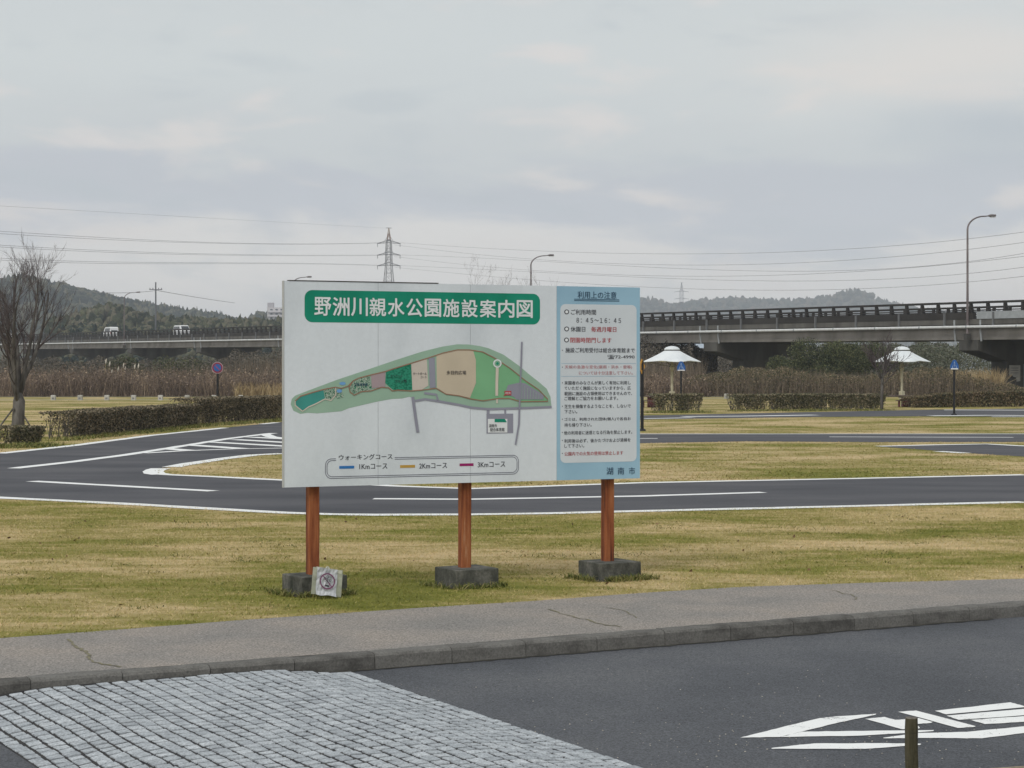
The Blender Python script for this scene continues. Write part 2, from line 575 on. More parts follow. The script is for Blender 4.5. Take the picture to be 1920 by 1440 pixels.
for pts in ([(28, 330), (170, 295), (370, 245), (560, 200), (650, 190), (935, 171), (930, 178), (700, 226), (440, 290), (292, 326)],
            [(296, 326), (444, 291), (760, 286), (1320, 280), (1315, 287), (1100, 302), (800, 318)],
            [(235, 400), (380, 383), (520, 369), (1000, 367), (1235, 371), (1230, 378), (1000, 396), (860, 405), (520, 405), (240, 405)],
            [(860, 205), (990, 192), (1060, 212), (1215, 200), (1312, 226), (1300, 232), (1200, 240), (1226, 264), (1220, 270), (1110, 275)],
            [(1080, 158), (1200, 150), (1598, 254), (1590, 259), (1480, 266)],
            [(1325, 152), (1830, 95), (1920, 120), (1990, 138), (1920, 128), (1400, 175)],
            [(1404, 184), (1920, 139), (2250, 118), (2250, 160), (1920, 181), (1484, 212)],
            [(1560, 212), (1920, 187), (2250, 168), (2250, 210), (1920, 225), (1660, 240)],
            [(980, 331), (1200, 300), (1540, 292), (1920, 255), (2250, 230), (2250, 285), (1920, 300), (1640, 335), (1300, 333), (985, 335)]):
    q = []
    n = len(pts)
    for i in range(n):                                        # slightly ragged paint edges
        a, b = np.array(pts[i], float), np.array(pts[(i + 1) % n], float)
        for k in range(6):
            p = a + (b - a) * k / 6
            q.append(Q(p[0] + (random.uniform(-2, 2) if k else 0), p[1] + (random.uniform(-1.2, 1.2) if k else 0)))
    MB().poly(q).build('painted_stroke', M['white_mark'], road)
verge = sheet('verge', [tuple(G(1700, 1462, RZ + 0.004)), tuple(G(1850, 1440.5, RZ + 0.004)), tuple(G(2100, 1425, RZ + 0.004)), tuple(G(2600, 1400, RZ + 0.004)), (9, 4, RZ + 0.004), (2, 4, RZ + 0.004)], M['gravel'])
grit = MB()
for k in range(420):                                          # loose grit on the lot
    px, py = random.uniform(500, 1920), random.choice([random.uniform(1255, 1440), random.gauss(1395, 30)])
    if py < 1262 - (px - 700) * 0.075 + 6 or py > 1450: continue
    p = G(px, py, RZ)
    s = random.uniform(.003, .009)
    grit.add([(p[0] + s * random.uniform(.6, 1.2) * math.cos(t), p[1] + s * math.sin(t), RZ + 0.002) for t in (0, 2.1, 4.2)] + [(p[0], p[1], RZ + s * 0.9)], [(0, 1, 3), (1, 2, 3), (2, 0, 3)])
tag(grit.build('loose_grit', flat('grit', (0.34, 0.32, 0.28), var=0.4, scale=9), kind='stuff'), 'pale loose grit scattered over the dark asphalt lot', 'grit')

# ------------------------------------------------------------------ park roads behind the board
near_edge = [(-420, 912), (-300, 917), (0, 933), (150, 940), (300, 948), (420, 955), (530, 961), (620, 964), (700, 965), (880, 964.5), (1040, 962), (1200, 958), (1500, 951), (1920, 941), (2500, 928)]
isl_bot = [(2500, 880), (1920, 890), (1600, 897), (1200, 905), (1000, 912), (880, 916), (740, 911), (530, 900), (400, 893.5), (330, 890.5), (305, 889.3)]
nose = [(292, 887.5), (288, 884), (293, 880.5), (303, 878)]
isl_top = [(320, 875.5), (360, 868.5), (420, 859.5), (475, 853), (530, 850), (700, 843), (900, 837), (1200, 831), (1400, 827.5), (1650, 829), (1920, 828.5), (2500, 828)]
far_edge = [(2500, 812.5), (1920, 813), (1500, 813), (1200, 813), (1000, 810), (800, 803.5), (650, 796), (530, 791), (422, 802), (281, 816.5), (135, 835.5), (0, 850), (-300, 884), (-420, 893)]
track = sheet('park_road', [tuple(G(x, y, 0.004)) for x, y in near_edge + isl_bot + nose + isl_top + far_edge], M['track'])
branch = sheet('side_road', [tuple(G(x, y, 0.004)) for x, y in [(1646, 837), (1750, 834), (1850, 832.3), (1920, 836), (2300, 850), (2300, 890), (1920, 856), (1820, 850), (1730, 843)]], M['track'])
back_road = sheet('back_road', [tuple(G(x, y, 0.004)) for x, y in [(900, 784), (1200, 786.5), (1500, 782), (1700, 780.5), (1920, 781.5), (2500, 784), (2500, 760), (1920, 766), (1750, 768), (1500, 773), (1200, 779), (900, 777)]], M['track'])


def line(pts, w, parent, z=0.008, step=0.5, jit=0.12):
    mb = MB(); strip(mb, [G(x, y, z) for x, y in pts], w, z, jit, step); mb.build('painted_line', M['white_line'], parent)


def ofs(pts, dy):
    return [(x, y + dy) for x, y in pts]


line(near_edge[1:-1], 0.34, track)
line(isl_bot[1:], 0.30, track)
line(nose[::-1] + [(305, 889.3)], 0.44, track, 0.009)
line(isl_top[:5], 0.42, track)
line([(520, 792), (490, 795)], 0.3, track)
line(far_edge[8:-2], 0.34, track)
line([(1200, 813.5), (1500, 813.5), (1920, 813.5), (2400, 813.5)], 0.32, track)
line([(60, 902), (400, 920.5)], 0.30, track)
line([(700, 935), (880, 936), (1200, 930), (1432, 923)], 0.28, track)
line([(25, 878), (150, 864), (240, 852), (330, 838), (430, 822), (512, 812)], 0.32, track)
line([(270, 849.5), (345, 845), (440, 841.5), (530, 840), (700, 833)], 0.28, track, 0.0095)
line([(1200, 822), (1233, 822)], 0.28, track)
line([(1555, 819), (1900, 820)], 0.28, track)
line([(498, 814), (508, 819), (530, 822), (640, 824)], 0.35, track, 0.0105)
for a, b in (((310, 841), (362, 845)), ((360, 834.5), (455, 841)), ((400, 829), (545, 837)), ((440, 824), (580, 832)), ((470, 819.5), (600, 826))):
    line([a, b], 0.48, track, 0.0115, 1.0, 0.08)
line([(1647, 836.5), (1750, 834), (1850, 832.3), (1920, 836), (2200, 846)], 0.35, branch)
line([(1760, 846), (1812, 849.5)], 0.35, branch)
line([(1206, 785), (1300, 783)], 0.5, back_road)
line([(1280, 781), (1400, 780), (1530, 778)], 0.8, back_road)
line([(1770, 768.5), (1920, 769), (2200, 770)], 0.9, back_road)
line([(1745, 779.5), (1850, 778.5), (1920, 779), (2200, 780)], 0.8, back_road)
line([(1860, 781.5), (1920, 781.5), (2200, 782)], 0.5, back_road)
mb = MB(); strip(mb, [G(x, y) for x, y in [(-300, 751), (0, 750), (300, 749.5), (530, 748), (700, 747.5), (1200, 747), (1500, 746.5)]], 1.3, 0.006, 0.1, 3)
mb.build('edging_strip', M['edging'], kind='structure')


# turf blades on the near lawn, one uncountable mass
def blades(name, xy, h0, h1, w, lean, material, z0=0.0, bend=True):
    n = len(xy)
    h = rng.uniform(h0, h1, n); th = rng.uniform(0, 2 * np.pi, n); ln = rng.normal(0, lean, (n, 2))
    d = np.stack([np.cos(th), np.sin(th)], 1) * (w * rng.uniform(.6, 1.3, n))[:, None]
    z = np.full(n, z0) if np.isscalar(z0) else z0
    if not bend:
        v = np.empty((n, 3, 3))
        v[:, 0, :2] = xy - d; v[:, 1, :2] = xy + d; v[:, 2, :2] = xy + ln * h[:, None]
        v[:, 0, 2] = v[:, 1, 2] = z - 0.005; v[:, 2, 2] = z + h
        return fast_mesh(name, v.reshape(-1, 3), np.arange(3 * n).reshape(-1, 3))
    v = np.empty((n, 6, 3))
    for k, (t, ww) in enumerate(((0, 1), (.6, .75), (1, .15))):
        c = xy + ln * (h * t * t)[:, None]
        v[:, 2 * k, :2] = c - d * ww; v[:, 2 * k + 1, :2] = c + d * ww
        v[:, 2 * k, 2] = v[:, 2 * k + 1, 2] = z + h * (t - 0.25 * t * t * np.minimum(1, np.linalg.norm(ln, axis=1)))
    i = (np.arange(n) * 6)[:, None]
    f = np.concatenate([i + np.array([[0, 1, 3, 2]]), i + np.array([[2, 3, 5, 4]])], 0)
    return fast_mesh(name, v.reshape(-1, 3), f)


def leaf_cloud(name, c, size, normal_up=0.2):
    """one quad leaf at every centre, random orientation"""
    n = len(c)
    a = rng.normal(size=(n, 3)); a /= np.linalg.norm(a, axis=1)[:, None]
    b = rng.normal(size=(n, 3)); b -= a * (a * b).sum(1)[:, None]; b /= np.linalg.norm(b, axis=1)[:, None]
    s = (size * rng.uniform(.55, 1.35, n))[:, None]
    v = np.stack([c - a * s, c + b * s * .55, c + a * s, c - b * s * .55], 1)
    return fast_mesh(name, v.reshape(-1, 3), np.arange(4 * n).reshape(-1, 4))


nb_ = 330000
xy = np.stack([rng.uniform(-8.5, 9.5, nb_), rng.uniform(15.0, 31.5, nb_)], 1)
ne = np.array([G(x, y)[:2] for x, y in near_edge])
keep = (xy[:, 1] > np.interp(xy[:, 0], le_x, le_y) - (0.05 + 0.06 * np.sin(xy[:, 0] * 5.1) * np.sin(xy[:, 0] * 1.7 + 1)) * rng.random(nb_)) & (xy[:, 1] < np.interp(xy[:, 0], ne[:, 0], ne[:, 1]) - 0.1 * rng.random(nb_)) & (np.abs(xy[:, 0]) < xy[:, 1] * 0.30)
xy = xy[keep]
tag(add('turf', blades('turf', xy, 0.008, 0.026, 0.0045, 1.3, None, bend=False), M['blade'], kind='stuff'), 'short winter turf, green and straw coloured, around the board', 'grass')

nm_ = 200000
dm_ = 32 + 110 * rng.random(nm_) ** 1.7
xm_ = np.stack([rng.uniform(-.29, .29, nm_) * dm_, dm_], 1)
pyx, pyy = CX + F * xm_[:, 0] / dm_, HY + F * H / dm_


def inside(poly, x, y):
    r = np.zeros(len(x), bool); n = len(poly)
    for i in range(n):
        (x0_, y0_), (x1_, y1_) = poly[i], poly[(i + 1) % n]
        if y0_ != y1_:
            r ^= ((y0_ > y) != (y1_ > y)) & (x < (x1_ - x0_) * (y - y0_) / (y1_ - y0_) + x0_)
    return r


keep = ~inside(near_edge + isl_bot + nose + isl_top + far_edge, pyx, pyy)
keep &= ~inside([(1646, 837), (1750, 834), (1850, 832.3), (1920, 836), (2300, 850), (2300, 890), (1920, 856), (1820, 850), (1730, 843)], pyx, pyy)
keep &= ~inside([(900, 784), (1200, 786.5), (1500, 782), (1700, 780.5), (1920, 781.5), (2500, 784), (2500, 760), (1920, 766), (1750, 768), (1500, 773), (1200, 779), (900, 777)], pyx, pyy)
keep &= (pyy > 751) & (pyy < np.interp(pyx, [p[0] for p in near_edge], [p[1] for p in near_edge]))
tag(add('park_turf', blades('park_turf', xm_[keep], 0.012, 0.035, 0.012, 1.6, None, bend=False), grass_mat('park_blade', 1.08, 0.12), kind='stuff'), 'winter turf on the islands and lawns between the park roads', 'grass')
cl_ = []
for k in range(170):                                     # tufts and weeds standing a little above the mown turf
    cx_, cy_ = random.uniform(-8, 9), random.uniform(15.5, 28.5)
    if cy_ < np.interp(cx_, le_x, le_y) + .05 or cy_ > np.interp(cx_, ne[:, 0], ne[:, 1]) - .2: continue
    r_ = random.uniform(.03, .16)
    cl_ += [(cx_ + random.gauss(0, r_ * 1.6), cy_ + random.gauss(0, r_)) for _ in range(int(400 * r_))]
tag(add('turf_tufts', blades('turf_tufts', np.array(cl_), .012, .035, .005, 1.2, None), M['tuft'], kind='stuff'), 'small darker tufts and weeds scattered in the near lawn', 'grass')
lf_ = np.array([(random.uniform(-7, 8), random.uniform(16.5, 28), .012) for _ in range(50)])
lf_ = lf_[[a[1] > np.interp(a[0], le_x, le_y) for a in lf_]]
tag(add('fallen_leaves', leaf_cloud('fallen_leaves', lf_, .03), M['leaf'], kind='stuff'), 'few brown fallen leaves lying on the near lawn', 'leaves')

# ------------------------------------------------------------------ information board
PL = np.array((-2.121, 18.278)); PR = np.array((1.292, 19.817))
PW = np.linalg.norm(PR - PL); PE = (PR - PL) / PW; PN = np.array((PE[1], -PE[0]))
ZB, ZT = 1.007, 2.932


def UV(px, py):
    rx = (px - CX) / F
    # PL + u*PE = s*(rx,1)
    A = np.array([[PE[0], -rx], [PE[1], -1.0]])
    u, s = np.linalg.solve(A, -PL)
    return u, H - (py - HY) / F * s


def W(u, off, z):
    p = PL + PE * u + PN * off
    return (p[0], p[1], z)


M['board_white'] = mat('board_white', [(0.58, 0.62, 0.64), (0.655, 0.695, 0.715), (0.685, 0.725, 0.745)], 1.6, (1, 1, .5), rough=0.55, spec=0.3, fine=0.03, fscale=25)
M['board_blue'] = mat('board_blue', [(0.27, 0.44, 0.55), (0.31, 0.49, 0.60), (0.33, 0.52, 0.63)], 1.5, rough=0.55)
M['board_edge'] = flat('board_edge', (0.42, 0.43, 0.42), 0.6)
M['banner'] = mat('banner_green', [(0.0, 0.20, 0.115), (0.002, 0.235, 0.14), (0.006, 0.26, 0.16)], 2.5, rough=0.5)
M['ink'] = flat('ink', (0.035, 0.035, 0.045), var=0.2)
M['ink_red'] = flat('ink_red', (0.42, 0.05, 0.055), var=0.15)
M['ink_pale_red'] = flat('ink_pale_red', (0.50, 0.22, 0.23), var=0.15)
M['ink_navy'] = flat('ink_navy', (0.03, 0.07, 0.12))
M['ink_white'] = flat('ink_white', (0.72, 0.74, 0.73), var=0.05)
M['post'] = mat('painted_timber', [(0.05, 0.014, 0.008), (0.22, 0.062, 0.022), (0.33, 0.115, 0.042), (0.52, 0.33, 0.20)], 22, (1, 1, 0.08), rough=0.8, bump=0.6, bscale=50, lo=0.30, hi=0.80)
M['footing'] = mat('footing_concrete', [(0.035, 0.038, 0.030), (0.08, 0.08, 0.068), (0.16, 0.155, 0.135)], 6, (1, 1, 0.5), rough=0.95, bump=0.8, bscale=40, fine=0.3, fscale=40)

cpt = W(PW / 2, -0.1, 0)
board = thing('information_board', cpt, 'large white park map board with green title banner on three red-brown posts', 'sign board')
seams = [0.0, UV(709, 720)[0], UV(882, 720)[0], UV(1044, 720)[0], PW]
for i in range(4):
    a, b = seams[i] + (0.0015 if i else 0), seams[i + 1] - (0.0015 if i < 3 else 0)
    mb = MB(); t = 0.045
    mb.hexa([W(a, 0, ZB), W(b, 0, ZB), W(b, -t, ZB), W(a, -t, ZB), W(a, 0, ZT), W(b, 0, ZT), W(b, -t, ZT), W(a, -t, ZT)])
    p = mb.build('panel', M['board_blue'] if i == 3 else M['board_white'], board)
    p['label'] = 'light blue panel of park rules' if i == 3 else 'white map panel'
mb = MB()
a, b = UV(541, 530)[0], UV(822, 530)[0]
mb.hexa([W(a, 0.004, ZT + .001), W(b, 0.004, ZT + .001), W(b, -0.05, ZT + .001), W(a, -0.05, ZT + .001), W(a, 0.004, ZT + .009), W(b, 0.004, ZT + .009), W(b, -0.05, ZT + .009), W(a, -0.05, ZT + .009)])
mb.build('top_trim', flat('trim_dark', (0.05, 0.045, 0.04)), board)
mb = MB()
mb.hexa([W(-0.006, 0.002, ZB - .002), W(-0.001, 0.002, ZB - .002), W(-0.001, -0.05, ZB - .002), W(-0.006, -0.05, ZB - .002), W(-0.006, 0.002, ZT + .002), W(-0.001, 0.002, ZT + .002), W(-0.001, -0.05, ZT + .002), W(-0.006, -0.05, ZT + .002)])
mb.build('edge_trim', M['board_edge'], board)
for zc in (1.35, 1.97, 2.6):
    mb = MB(); mb.hexa([W(.05, -.046, zc - .04), W(PW - .05, -.046, zc - .04), W(PW - .05, -.075, zc - .04), W(.05, -.075, zc - .04), W(.05, -.046, zc + .04), W(PW - .05, -.046, zc + .04), W(PW - .05, -.075, zc + .04), W(.05, -.075, zc + .04)])
    mb.build('back_rail', M['post'], board)
pa = math.atan2(PE[1], PE[0])
def post_u(px, off=-0.125):
    o_ = PL + PN * off; rx = (px - CX) / F
    return np.linalg.solve(np.array([[PE[0], -rx], [PE[1], -1.0]]), -o_)[0]


POST_U = tuple(post_u(p) for p in (586.5, 871.5, 1139.5))
FOOT = []
for i, u in enumerate(POST_U):
    rings = []
    hw = 0.052
    for k in range(13):
        z = 0.16 + (2.84 - 0.16) * k / 12
        ring = []
        for dx, dy in ((-1, -.82), (-.82, -1), (.82, -1), (1, -.82), (1, .82), (.82, 1), (-.82, 1), (-1, .82)):
            j = 1 + random.uniform(-.03, .03)
            ring.append(W(u + dx * hw * j, -0.128 - dy * -hw * j, z))
        rings.append(ring)
    MB().loft(rings).build('post', M['post'], board)
    fc = W(u, -0.13, 0)
    FOOT.append(fc)
    fr = R(31)
    mb = MB()
    mb.box((fc[0] + .02, fc[1] - 0.02, 0.03), (0.47, 0.44, 0.29), fr, 0.006)
    mb.build('footing', M['footing'], board)


def art(name, pts, material, lvl, px=True):
    q = [W(u, 0.0012 * lvl, z) for u, z in ([UV(*p) for p in pts] if px else pts)]
    return MB().poly(q).build(name, material, board)


def rrect(u0, u1, z0, z1, r, n=6):
    out = []
    for cx, cz, a0 in ((u1 - r, z1 - r, 0), (u0 + r, z1 - r, 90), (u0 + r, z0 + r, 180), (u1 - r, z0 + r, 270)):
        for k in range(n + 1):
            t = R(a0 + 90 * k / n); out.append((cx + r * math.cos(t), cz + r * math.sin(t)))
    return out


def ribbon(name, pts, w, material, lvl, px=True, closed=False):
    q = [np.array(UV(*p)) for p in pts] if px else [np.array(p) for p in pts]
    if closed: q = q + [q[0]]
    vs = []
    for i, p in enumerate(q):
        if closed:
            d = q[(i + 1) % (len(q) - 1)] - q[(i - 1) % (len(q) - 1)]
        else:
            d = q[min(i + 1, len(q) - 1)] - q[max(i - 1, 0)]
        d /= np.linalg.norm(d) + 1e-9; n = np.array((-d[1], d[0])) * w / 2
        vs += [W(*np.insert(p + n, 1, 0.0012 * lvl)), W(*np.insert(p - n, 1, 0.0012 * lvl))]
    return MB().add(vs, [(2 * i, 2 * i + 1, 2 * i + 3, 2 * i + 2) for i in range(len(q) - 1)]).build(name, material, board)


def text_geo(s, off):
    c = bpy.data.curves.new('t', 'FONT'); c.body = s; c.offset = off; c.resolution_u = 3
    o = bpy.data.objects.new('t', c); COL.objects.link(o)
    bpy.context.view_layer.update()
    me = bpy.data.meshes.new_from_object(o.evaluated_get(bpy.context.evaluated_depsgraph_get()))
    v = np.array([x.co[:] for x in me.vertices]); f = [tuple(p.vertices) for p in me.polygons]
    bpy.data.objects.remove(o); bpy.data.curves.remove(c); bpy.data.meshes.remove(me)
    return v, f


BOLD = {0: [(0, 0)], 1: [(-.009, 0), (.009, 0)], 2: [(.017 * math.cos(a), .017 * math.sin(a)) for a in (0.4, 1.2, 2.0, 2.8, 3.5, 4.3, 5.1, 5.9)]}


def lettering(s, xl, yl, xr, yr, h, material, bold=0, lvl=6, name='lettering'):
    v, f = text_geo(s, 0.0)
    (u0, za), (u1, zb) = UV(xl, yl), UV(xr, yr)
    zc = (za + zb) / 2; hm = h * (18.3 + 1.5 * (u0 / PW)) / F
    lo, hi = v.min(0), v.max(0)
    x = u0 + (v[:, 0] - lo[0]) / (hi[0] - lo[0]) * (u1 - u0)
    z = zc + (v[:, 1] - (lo[1] + hi[1]) / 2) / (hi[1] - lo[1]) * hm
    em = (hi[0] - lo[0]) and (u1 - u0) / (hi[0] - lo[0])
    mb = MB()
    for k, (dx, dz) in enumerate(BOLD[bold]):
        mb.add([W(a + dx * em, 0.0012 * lvl + 0.00025 * k, b + dz * em) for a, b in zip(x, z)], f)
    return mb.build(name, material, board, kind='stuff' if len(s) > 1 else None)


def level(px0, py0, px1, py1):
    """level rectangle through the pixel corners of its diagonal"""
    u0, z1 = UV(px0, py0); u1, z0 = UV(px1, py1)
    return u0, u1, z0, z1


u0, u1, z0, z1 = level(571, 543.5, 1012.5, 608.5)
art('title_banner', rrect(u0, u1, z0, z1, 0.075), M['banner'], 1, False)
for i_, ch_ in enumerate('野洲川親水公園施設案内図'):                  # one mesh for each big character
    xa_ = 589.6 + (998.0 - 589.6 - 29.0) * i_ / 11; ya_ = 574.3 + 5.0 * i_ / 11
    lettering(ch_, xa_, ya_, xa_ + 30.5 - 1.6 * i_ / 11, ya_ + .35, 34.0 - 1.8 * i_ / 11, M['ink_white'], 2, 3, 'character')
# map
greenA = flat('map_green', (0.23, 0.42, 0.27), var=0.06); greenB = flat('map_bright_green', (0.19, 0.42, 0.22), var=0.06)
greenP = flat('map_verge_green', (0.30, 0.44, 0.33), var=0.05)
beige = flat('map_beige', (0.54, 0.46, 0.34), var=0.05); pinkb = flat('map_pale_beige', (0.55, 0.49, 0.42), var=0.05)
teal = flat('map_teal', (0.05, 0.27, 0.23), var=0.08); dgreen = mat('map_golf', [(0.01, 0.14, 0.08), (0.03, 0.26, 0.16)], 40, (1, 1, 1.5), lo=.4, hi=.55)
grey = flat('map_grey', (0.27, 0.27, 0.32), var=0.05); mauve = flat('map_mauve', (0.37, 0.29, 0.30), var=0.05)
brown = flat('map_brown', (0.30, 0.17, 0.11), var=0.1); cream = flat('map_cream', (0.62, 0.55, 0.46), var=0.05)
bushes = mat('map_bushes', [(0.01, 0.09, 0.05), (0.45, 0.52, 0.42), (0.02, 0.16, 0.09)], 55, lo=.40, hi=.6)
outer = [(545, 758), (547, 748), (553, 742), (576, 733), (632, 712), (689, 693), (745, 674), (792, 659), (829, 650), (857, 645.5), (880, 646), (900, 649), (916, 653), (944, 665), (972, 685), (991, 701), (1010, 716), (1025, 729), (1032, 744), (1034, 763),
         (972, 763), (915, 765.5), (882, 763), (860, 758), (820, 751), (797, 747), (775, 750), (771, 745), (767, 744), (754, 747), (735, 748), (707, 753), (655, 765), (640, 771), (595, 775), (576, 774), (563, 776), (550, 770)]
art('map_area', outer, greenP, 1)
art('map_area', [(880, 655), (893, 657.5), (905, 660), (930, 673), (958, 692), (985, 714), (1010, 731), (1026, 748), (1027, 752), (975, 752), (955, 746), (935, 746), (905, 751), (880, 747), (893, 718)], greenB, 2)
art('map_area', [(818, 667), (848, 658), (870, 656), (887, 657.5), (892, 675), (892, 718), (881, 746), (860, 741), (836, 738), (819, 727)], beige, 3)
art('map_area', [(771, 681), (800, 672.5), (803, 723), (790, 731), (773, 733)], pinkb, 3)
art('map_area', [(724, 697.5), (745, 690), (770, 682), (773, 731), (740, 733), (732, 727), (722, 718)], dgreen, 3)
art('map_area', [(695, 704), (722, 697), (722, 725), (697, 728)], mauve, 3)
art('map_area', [(657, 718), (670, 710), (692, 705), (697, 728), (690, 733), (678, 733), (664, 740), (656, 730)], bushes, 3)
art('map_area', [(607, 731), (628, 726), (628, 740), (620, 750), (611, 747)], bushes, 3)
art('map_area', [(629, 731), (640, 729), (645, 745), (632, 748), (628, 742)], bushes, 2)
art('map_area', [(553, 752), (563, 743), (585, 736), (606, 732), (609, 747), (590, 757), (578, 762), (567, 770), (556, 762)], teal, 3)
blue = flat('map_blue', (0.16, 0.35, 0.62))
for p in ((642, 719, 6, 3), (636, 733, 5, 3.5)):
    art('map_area', [(p[0] + p[2] * math.cos(t), p[1] + p[3] * math.sin(t)) for t in np.linspace(0, 2 * math.pi, 12, endpoint=False)], blue, 4)
ribbon('map_path', [(553, 752), (563, 743), (585, 736), (607, 730), (628, 726), (640, 728), (652, 724), (662, 714), (672, 709), (695, 703), (722, 696.5), (745, 689), (771, 681), (800, 672), (830, 662), (857, 656), (880, 656), (905, 660), (930, 673), (958, 692), (985, 714), (1010, 731), (1026, 748), (1027, 752.5), (975, 753), (955, 747), (935, 747), (905, 751.5), (880, 747.5), (860, 742), (836, 739), (817, 728), (790, 731.5), (770, 733), (745, 731.5), (735, 733), (728, 727), (715, 726), (695, 733), (678, 734), (664, 741), (656, 735), (654, 726), (662, 714)], 0.010, brown, 5)
ribbon('map_path', [(553, 752), (553, 760), (567, 771), (578, 763), (592, 757), (609, 748), (620, 751), (629, 741), (629, 726)], 0.010, cream, 5)
ribbon('map_road', [(773.5, 744), (778, 777), (783, 811)], 0.030, grey, 5)
ribbon('map_road', [(775, 752), (797, 748.5), (820, 752), (860, 759), (885, 764.5), (915, 767), (972, 765.5), (1034, 763)], 0.022, grey, 4)
ribbon('map_road', [(795, 737), (818, 740), (821, 751)], 0.022, grey, 4)
ribbon('map_road', [(809, 671), (811, 727)], 0.062, grey, 4)
ribbon('map_road', [(978, 641), (976, 698), (973.5, 762), (972.5, 795), (966, 834)], 0.018, grey, 6)
art('map_area', [(952, 722), (975, 717), (985, 719), (1020, 741), (1018, 749), (968, 749), (963, 744), (950, 741), (948, 733)], grey, 4)
for k in range(7):
    ribbon('map_bay', [(978 + 5.4 * k, 721 + 3.1 * k), (978 + 5.2 * k, 748)], 0.004, greenP, 6)
ribbon('map_promenade', [(932, 689), (931, 718), (931, 742)], 0.030, cream, 5)
ribbon('map_promenade', [(931.5, 748), (931.5, 756)], 0.018, cream, 5)
for r, m_, l_ in ((8, M['ink_white'], 6), (5.5, greenA, 7), (2.5, M['banner'], 8)):
    art('map_circle', [(932 + r * math.cos(t), 681.5 + r * math.sin(t)) for t in np.linspace(0, 2 * math.pi, 18, endpoint=False)], m_, l_)
art('map_block', [(912, 776), (962, 775.5), (962, 812), (912, 813)], grey, 2)
art('map_block', [(914.5, 785.5), (951, 785.5), (951, 811), (914.5, 811)], M['ink_white'], 3)
ribbon('map_road', [(915, 766), (915, 777)], 0.030, grey, 3)
ribbon('map_road', [(947, 766), (947, 776)], 0.020, grey, 3)
art('map_label', [(945, 733), (958, 733), (958, 741), (949, 741), (943, 742.5), (946, 739)], M['ink_red'], 7)
lettering('現在地', 946.5, 737, 956.5, 737, 4.5, M['ink_white'], 0, 9)
art('map_label', [(927, 785.5), (946, 785.5), (950, 791.5), (944, 791.5), (927, 791.5)], M['banner'], 5)
lettering('多目的広場', 837, 698.7, 873.4, 698.7, 7.5, M['ink'], 1, 6)
lettering('ゲートボール', 774, 700.6, 799.4, 700.6, 5.2, M['ink'], 1, 6)
lettering('コート', 788, 707, 799.4, 707, 4.6, M['ink'], 1, 6)
lettering('グラウンド', 731, 705.3, 754.5, 705.3, 5, M['ink'], 1, 6)
lettering('ゴルフ場', 740, 714.3, 762, 714.3, 6, M['ink'], 1, 6)
lettering('湿性植物園', 664, 721, 689, 721, 6, M['ink_navy'], 1, 6)
lettering('湖南市', 916.2, 798, 931.3, 798, 6.5, M['ink'], 1, 6)
lettering('総合体育館', 918.5, 805.4, 945.3, 805.4, 7, M['ink'], 1, 6)
# legend
u0, u1, z0, z1 = level(610, 860.5, 972, 888.5)
rr = rrect(u0, u1, z0, z1, 0.06)
tl, tr = UV(630, 858)[0], UV(740, 856)[0]
for d in (0.0, 0.016):
    rr = rrect(u0 + d, u1 - d, z0 + d, z1 - d, 0.06 - d * .6)
    k = 7
    # start at the right end of the gap in the top edge and run round to its left end
    path = [(tr, z1 - d)] + [(tr + (u1 - 0.06 - tr) * t, z1 - d) for t in (0.5, 0.98)] + rr[:7][::-1] + rr[21:28][::-1] + rr[14:21][::-1] + rr[7:14][::-1] + [(tl, z1 - d)]
    ribbon('legend_frame', path, 0.0055, flat('legend_ink', (0.12, 0.12, 0.16)), 2, False)
lettering('ウォーキングコース', 635.3, 857.4, 735.6, 856, 10.5, M['ink'], 1, 2)
for (a, b, y, c) in ((636, 664, 876.4, (0.03, 0.17, 0.45)), (750, 778, 874.7, (0.50, 0.30, 0.06)), (861.5, 887.7, 871.6, (0.30, 0.015, 0.12))):
    u0, zc = UV(a, y); u1, _ = UV(b, y)
    art('legend_bar', [(u0, zc - .013), (u1, zc - .013), (u1, zc + .013), (u0, zc + .013)], flat('legend_colour', c), 2, False)
for s, a, b, y in (('1Kmコース', 673.7, 726, 874.7), ('2Kmコース', 786, 838, 873.6), ('3Kmコース', 895.6, 947, 871.2)):
    lettering(s, a, y, b, y - .6, 9.8, M['ink'], 1, 2)
# rules panel
u0, u1, z0, z1 = level(1050.5, 570, 1193.5, 865)
art('rules_field', rrect(u0, u1, z0, z1, 0.055), mat('rules_white', [(0.58, 0.62, 0.64), (0.64, 0.68, 0.695)], 2, rough=.55), 1, False)
lettering('利用上の注意', 1083, 553, 1155.6, 553.6, 13.5, M['ink_navy'], 1, 2)
for y in (560.8, 563.4):
    u0, zc = UV(1076.5, y); u1, _ = UV(1161, y)
    art('underline', [(u0, zc - .003), (u1, zc - .003), (u1, zc + .003), (u0, zc + .003)], M['ink_navy'], 2, False)
for cx, cy in ((1062.3, 584.8), (1062.3, 616.8), (1062, 637.5)):
    for r, m_, l_ in ((4.6, M['ink'], 2), (2.9, M['ink_white'], 3)):
        art('ring_mark', [(cx + r * math.cos(t), cy + r * math.sin(t)) for t in np.linspace(0, 2 * math.pi, 16, endpoint=False)], m_, l_)
for y in (681.4, 705.6):
    u0, zc = UV(1052, y); u1, _ = UV(1192, y)
    art('rule_line', [(u0, zc - .0025), (u1, zc - .0025), (u1, zc + .0025), (u0, zc + .0025)], flat('pale_blue', (0.36, 0.50, 0.58)), 2, False)
K, RD, PRD = M['ink'], M['ink_red'], M['ink_pale_red']
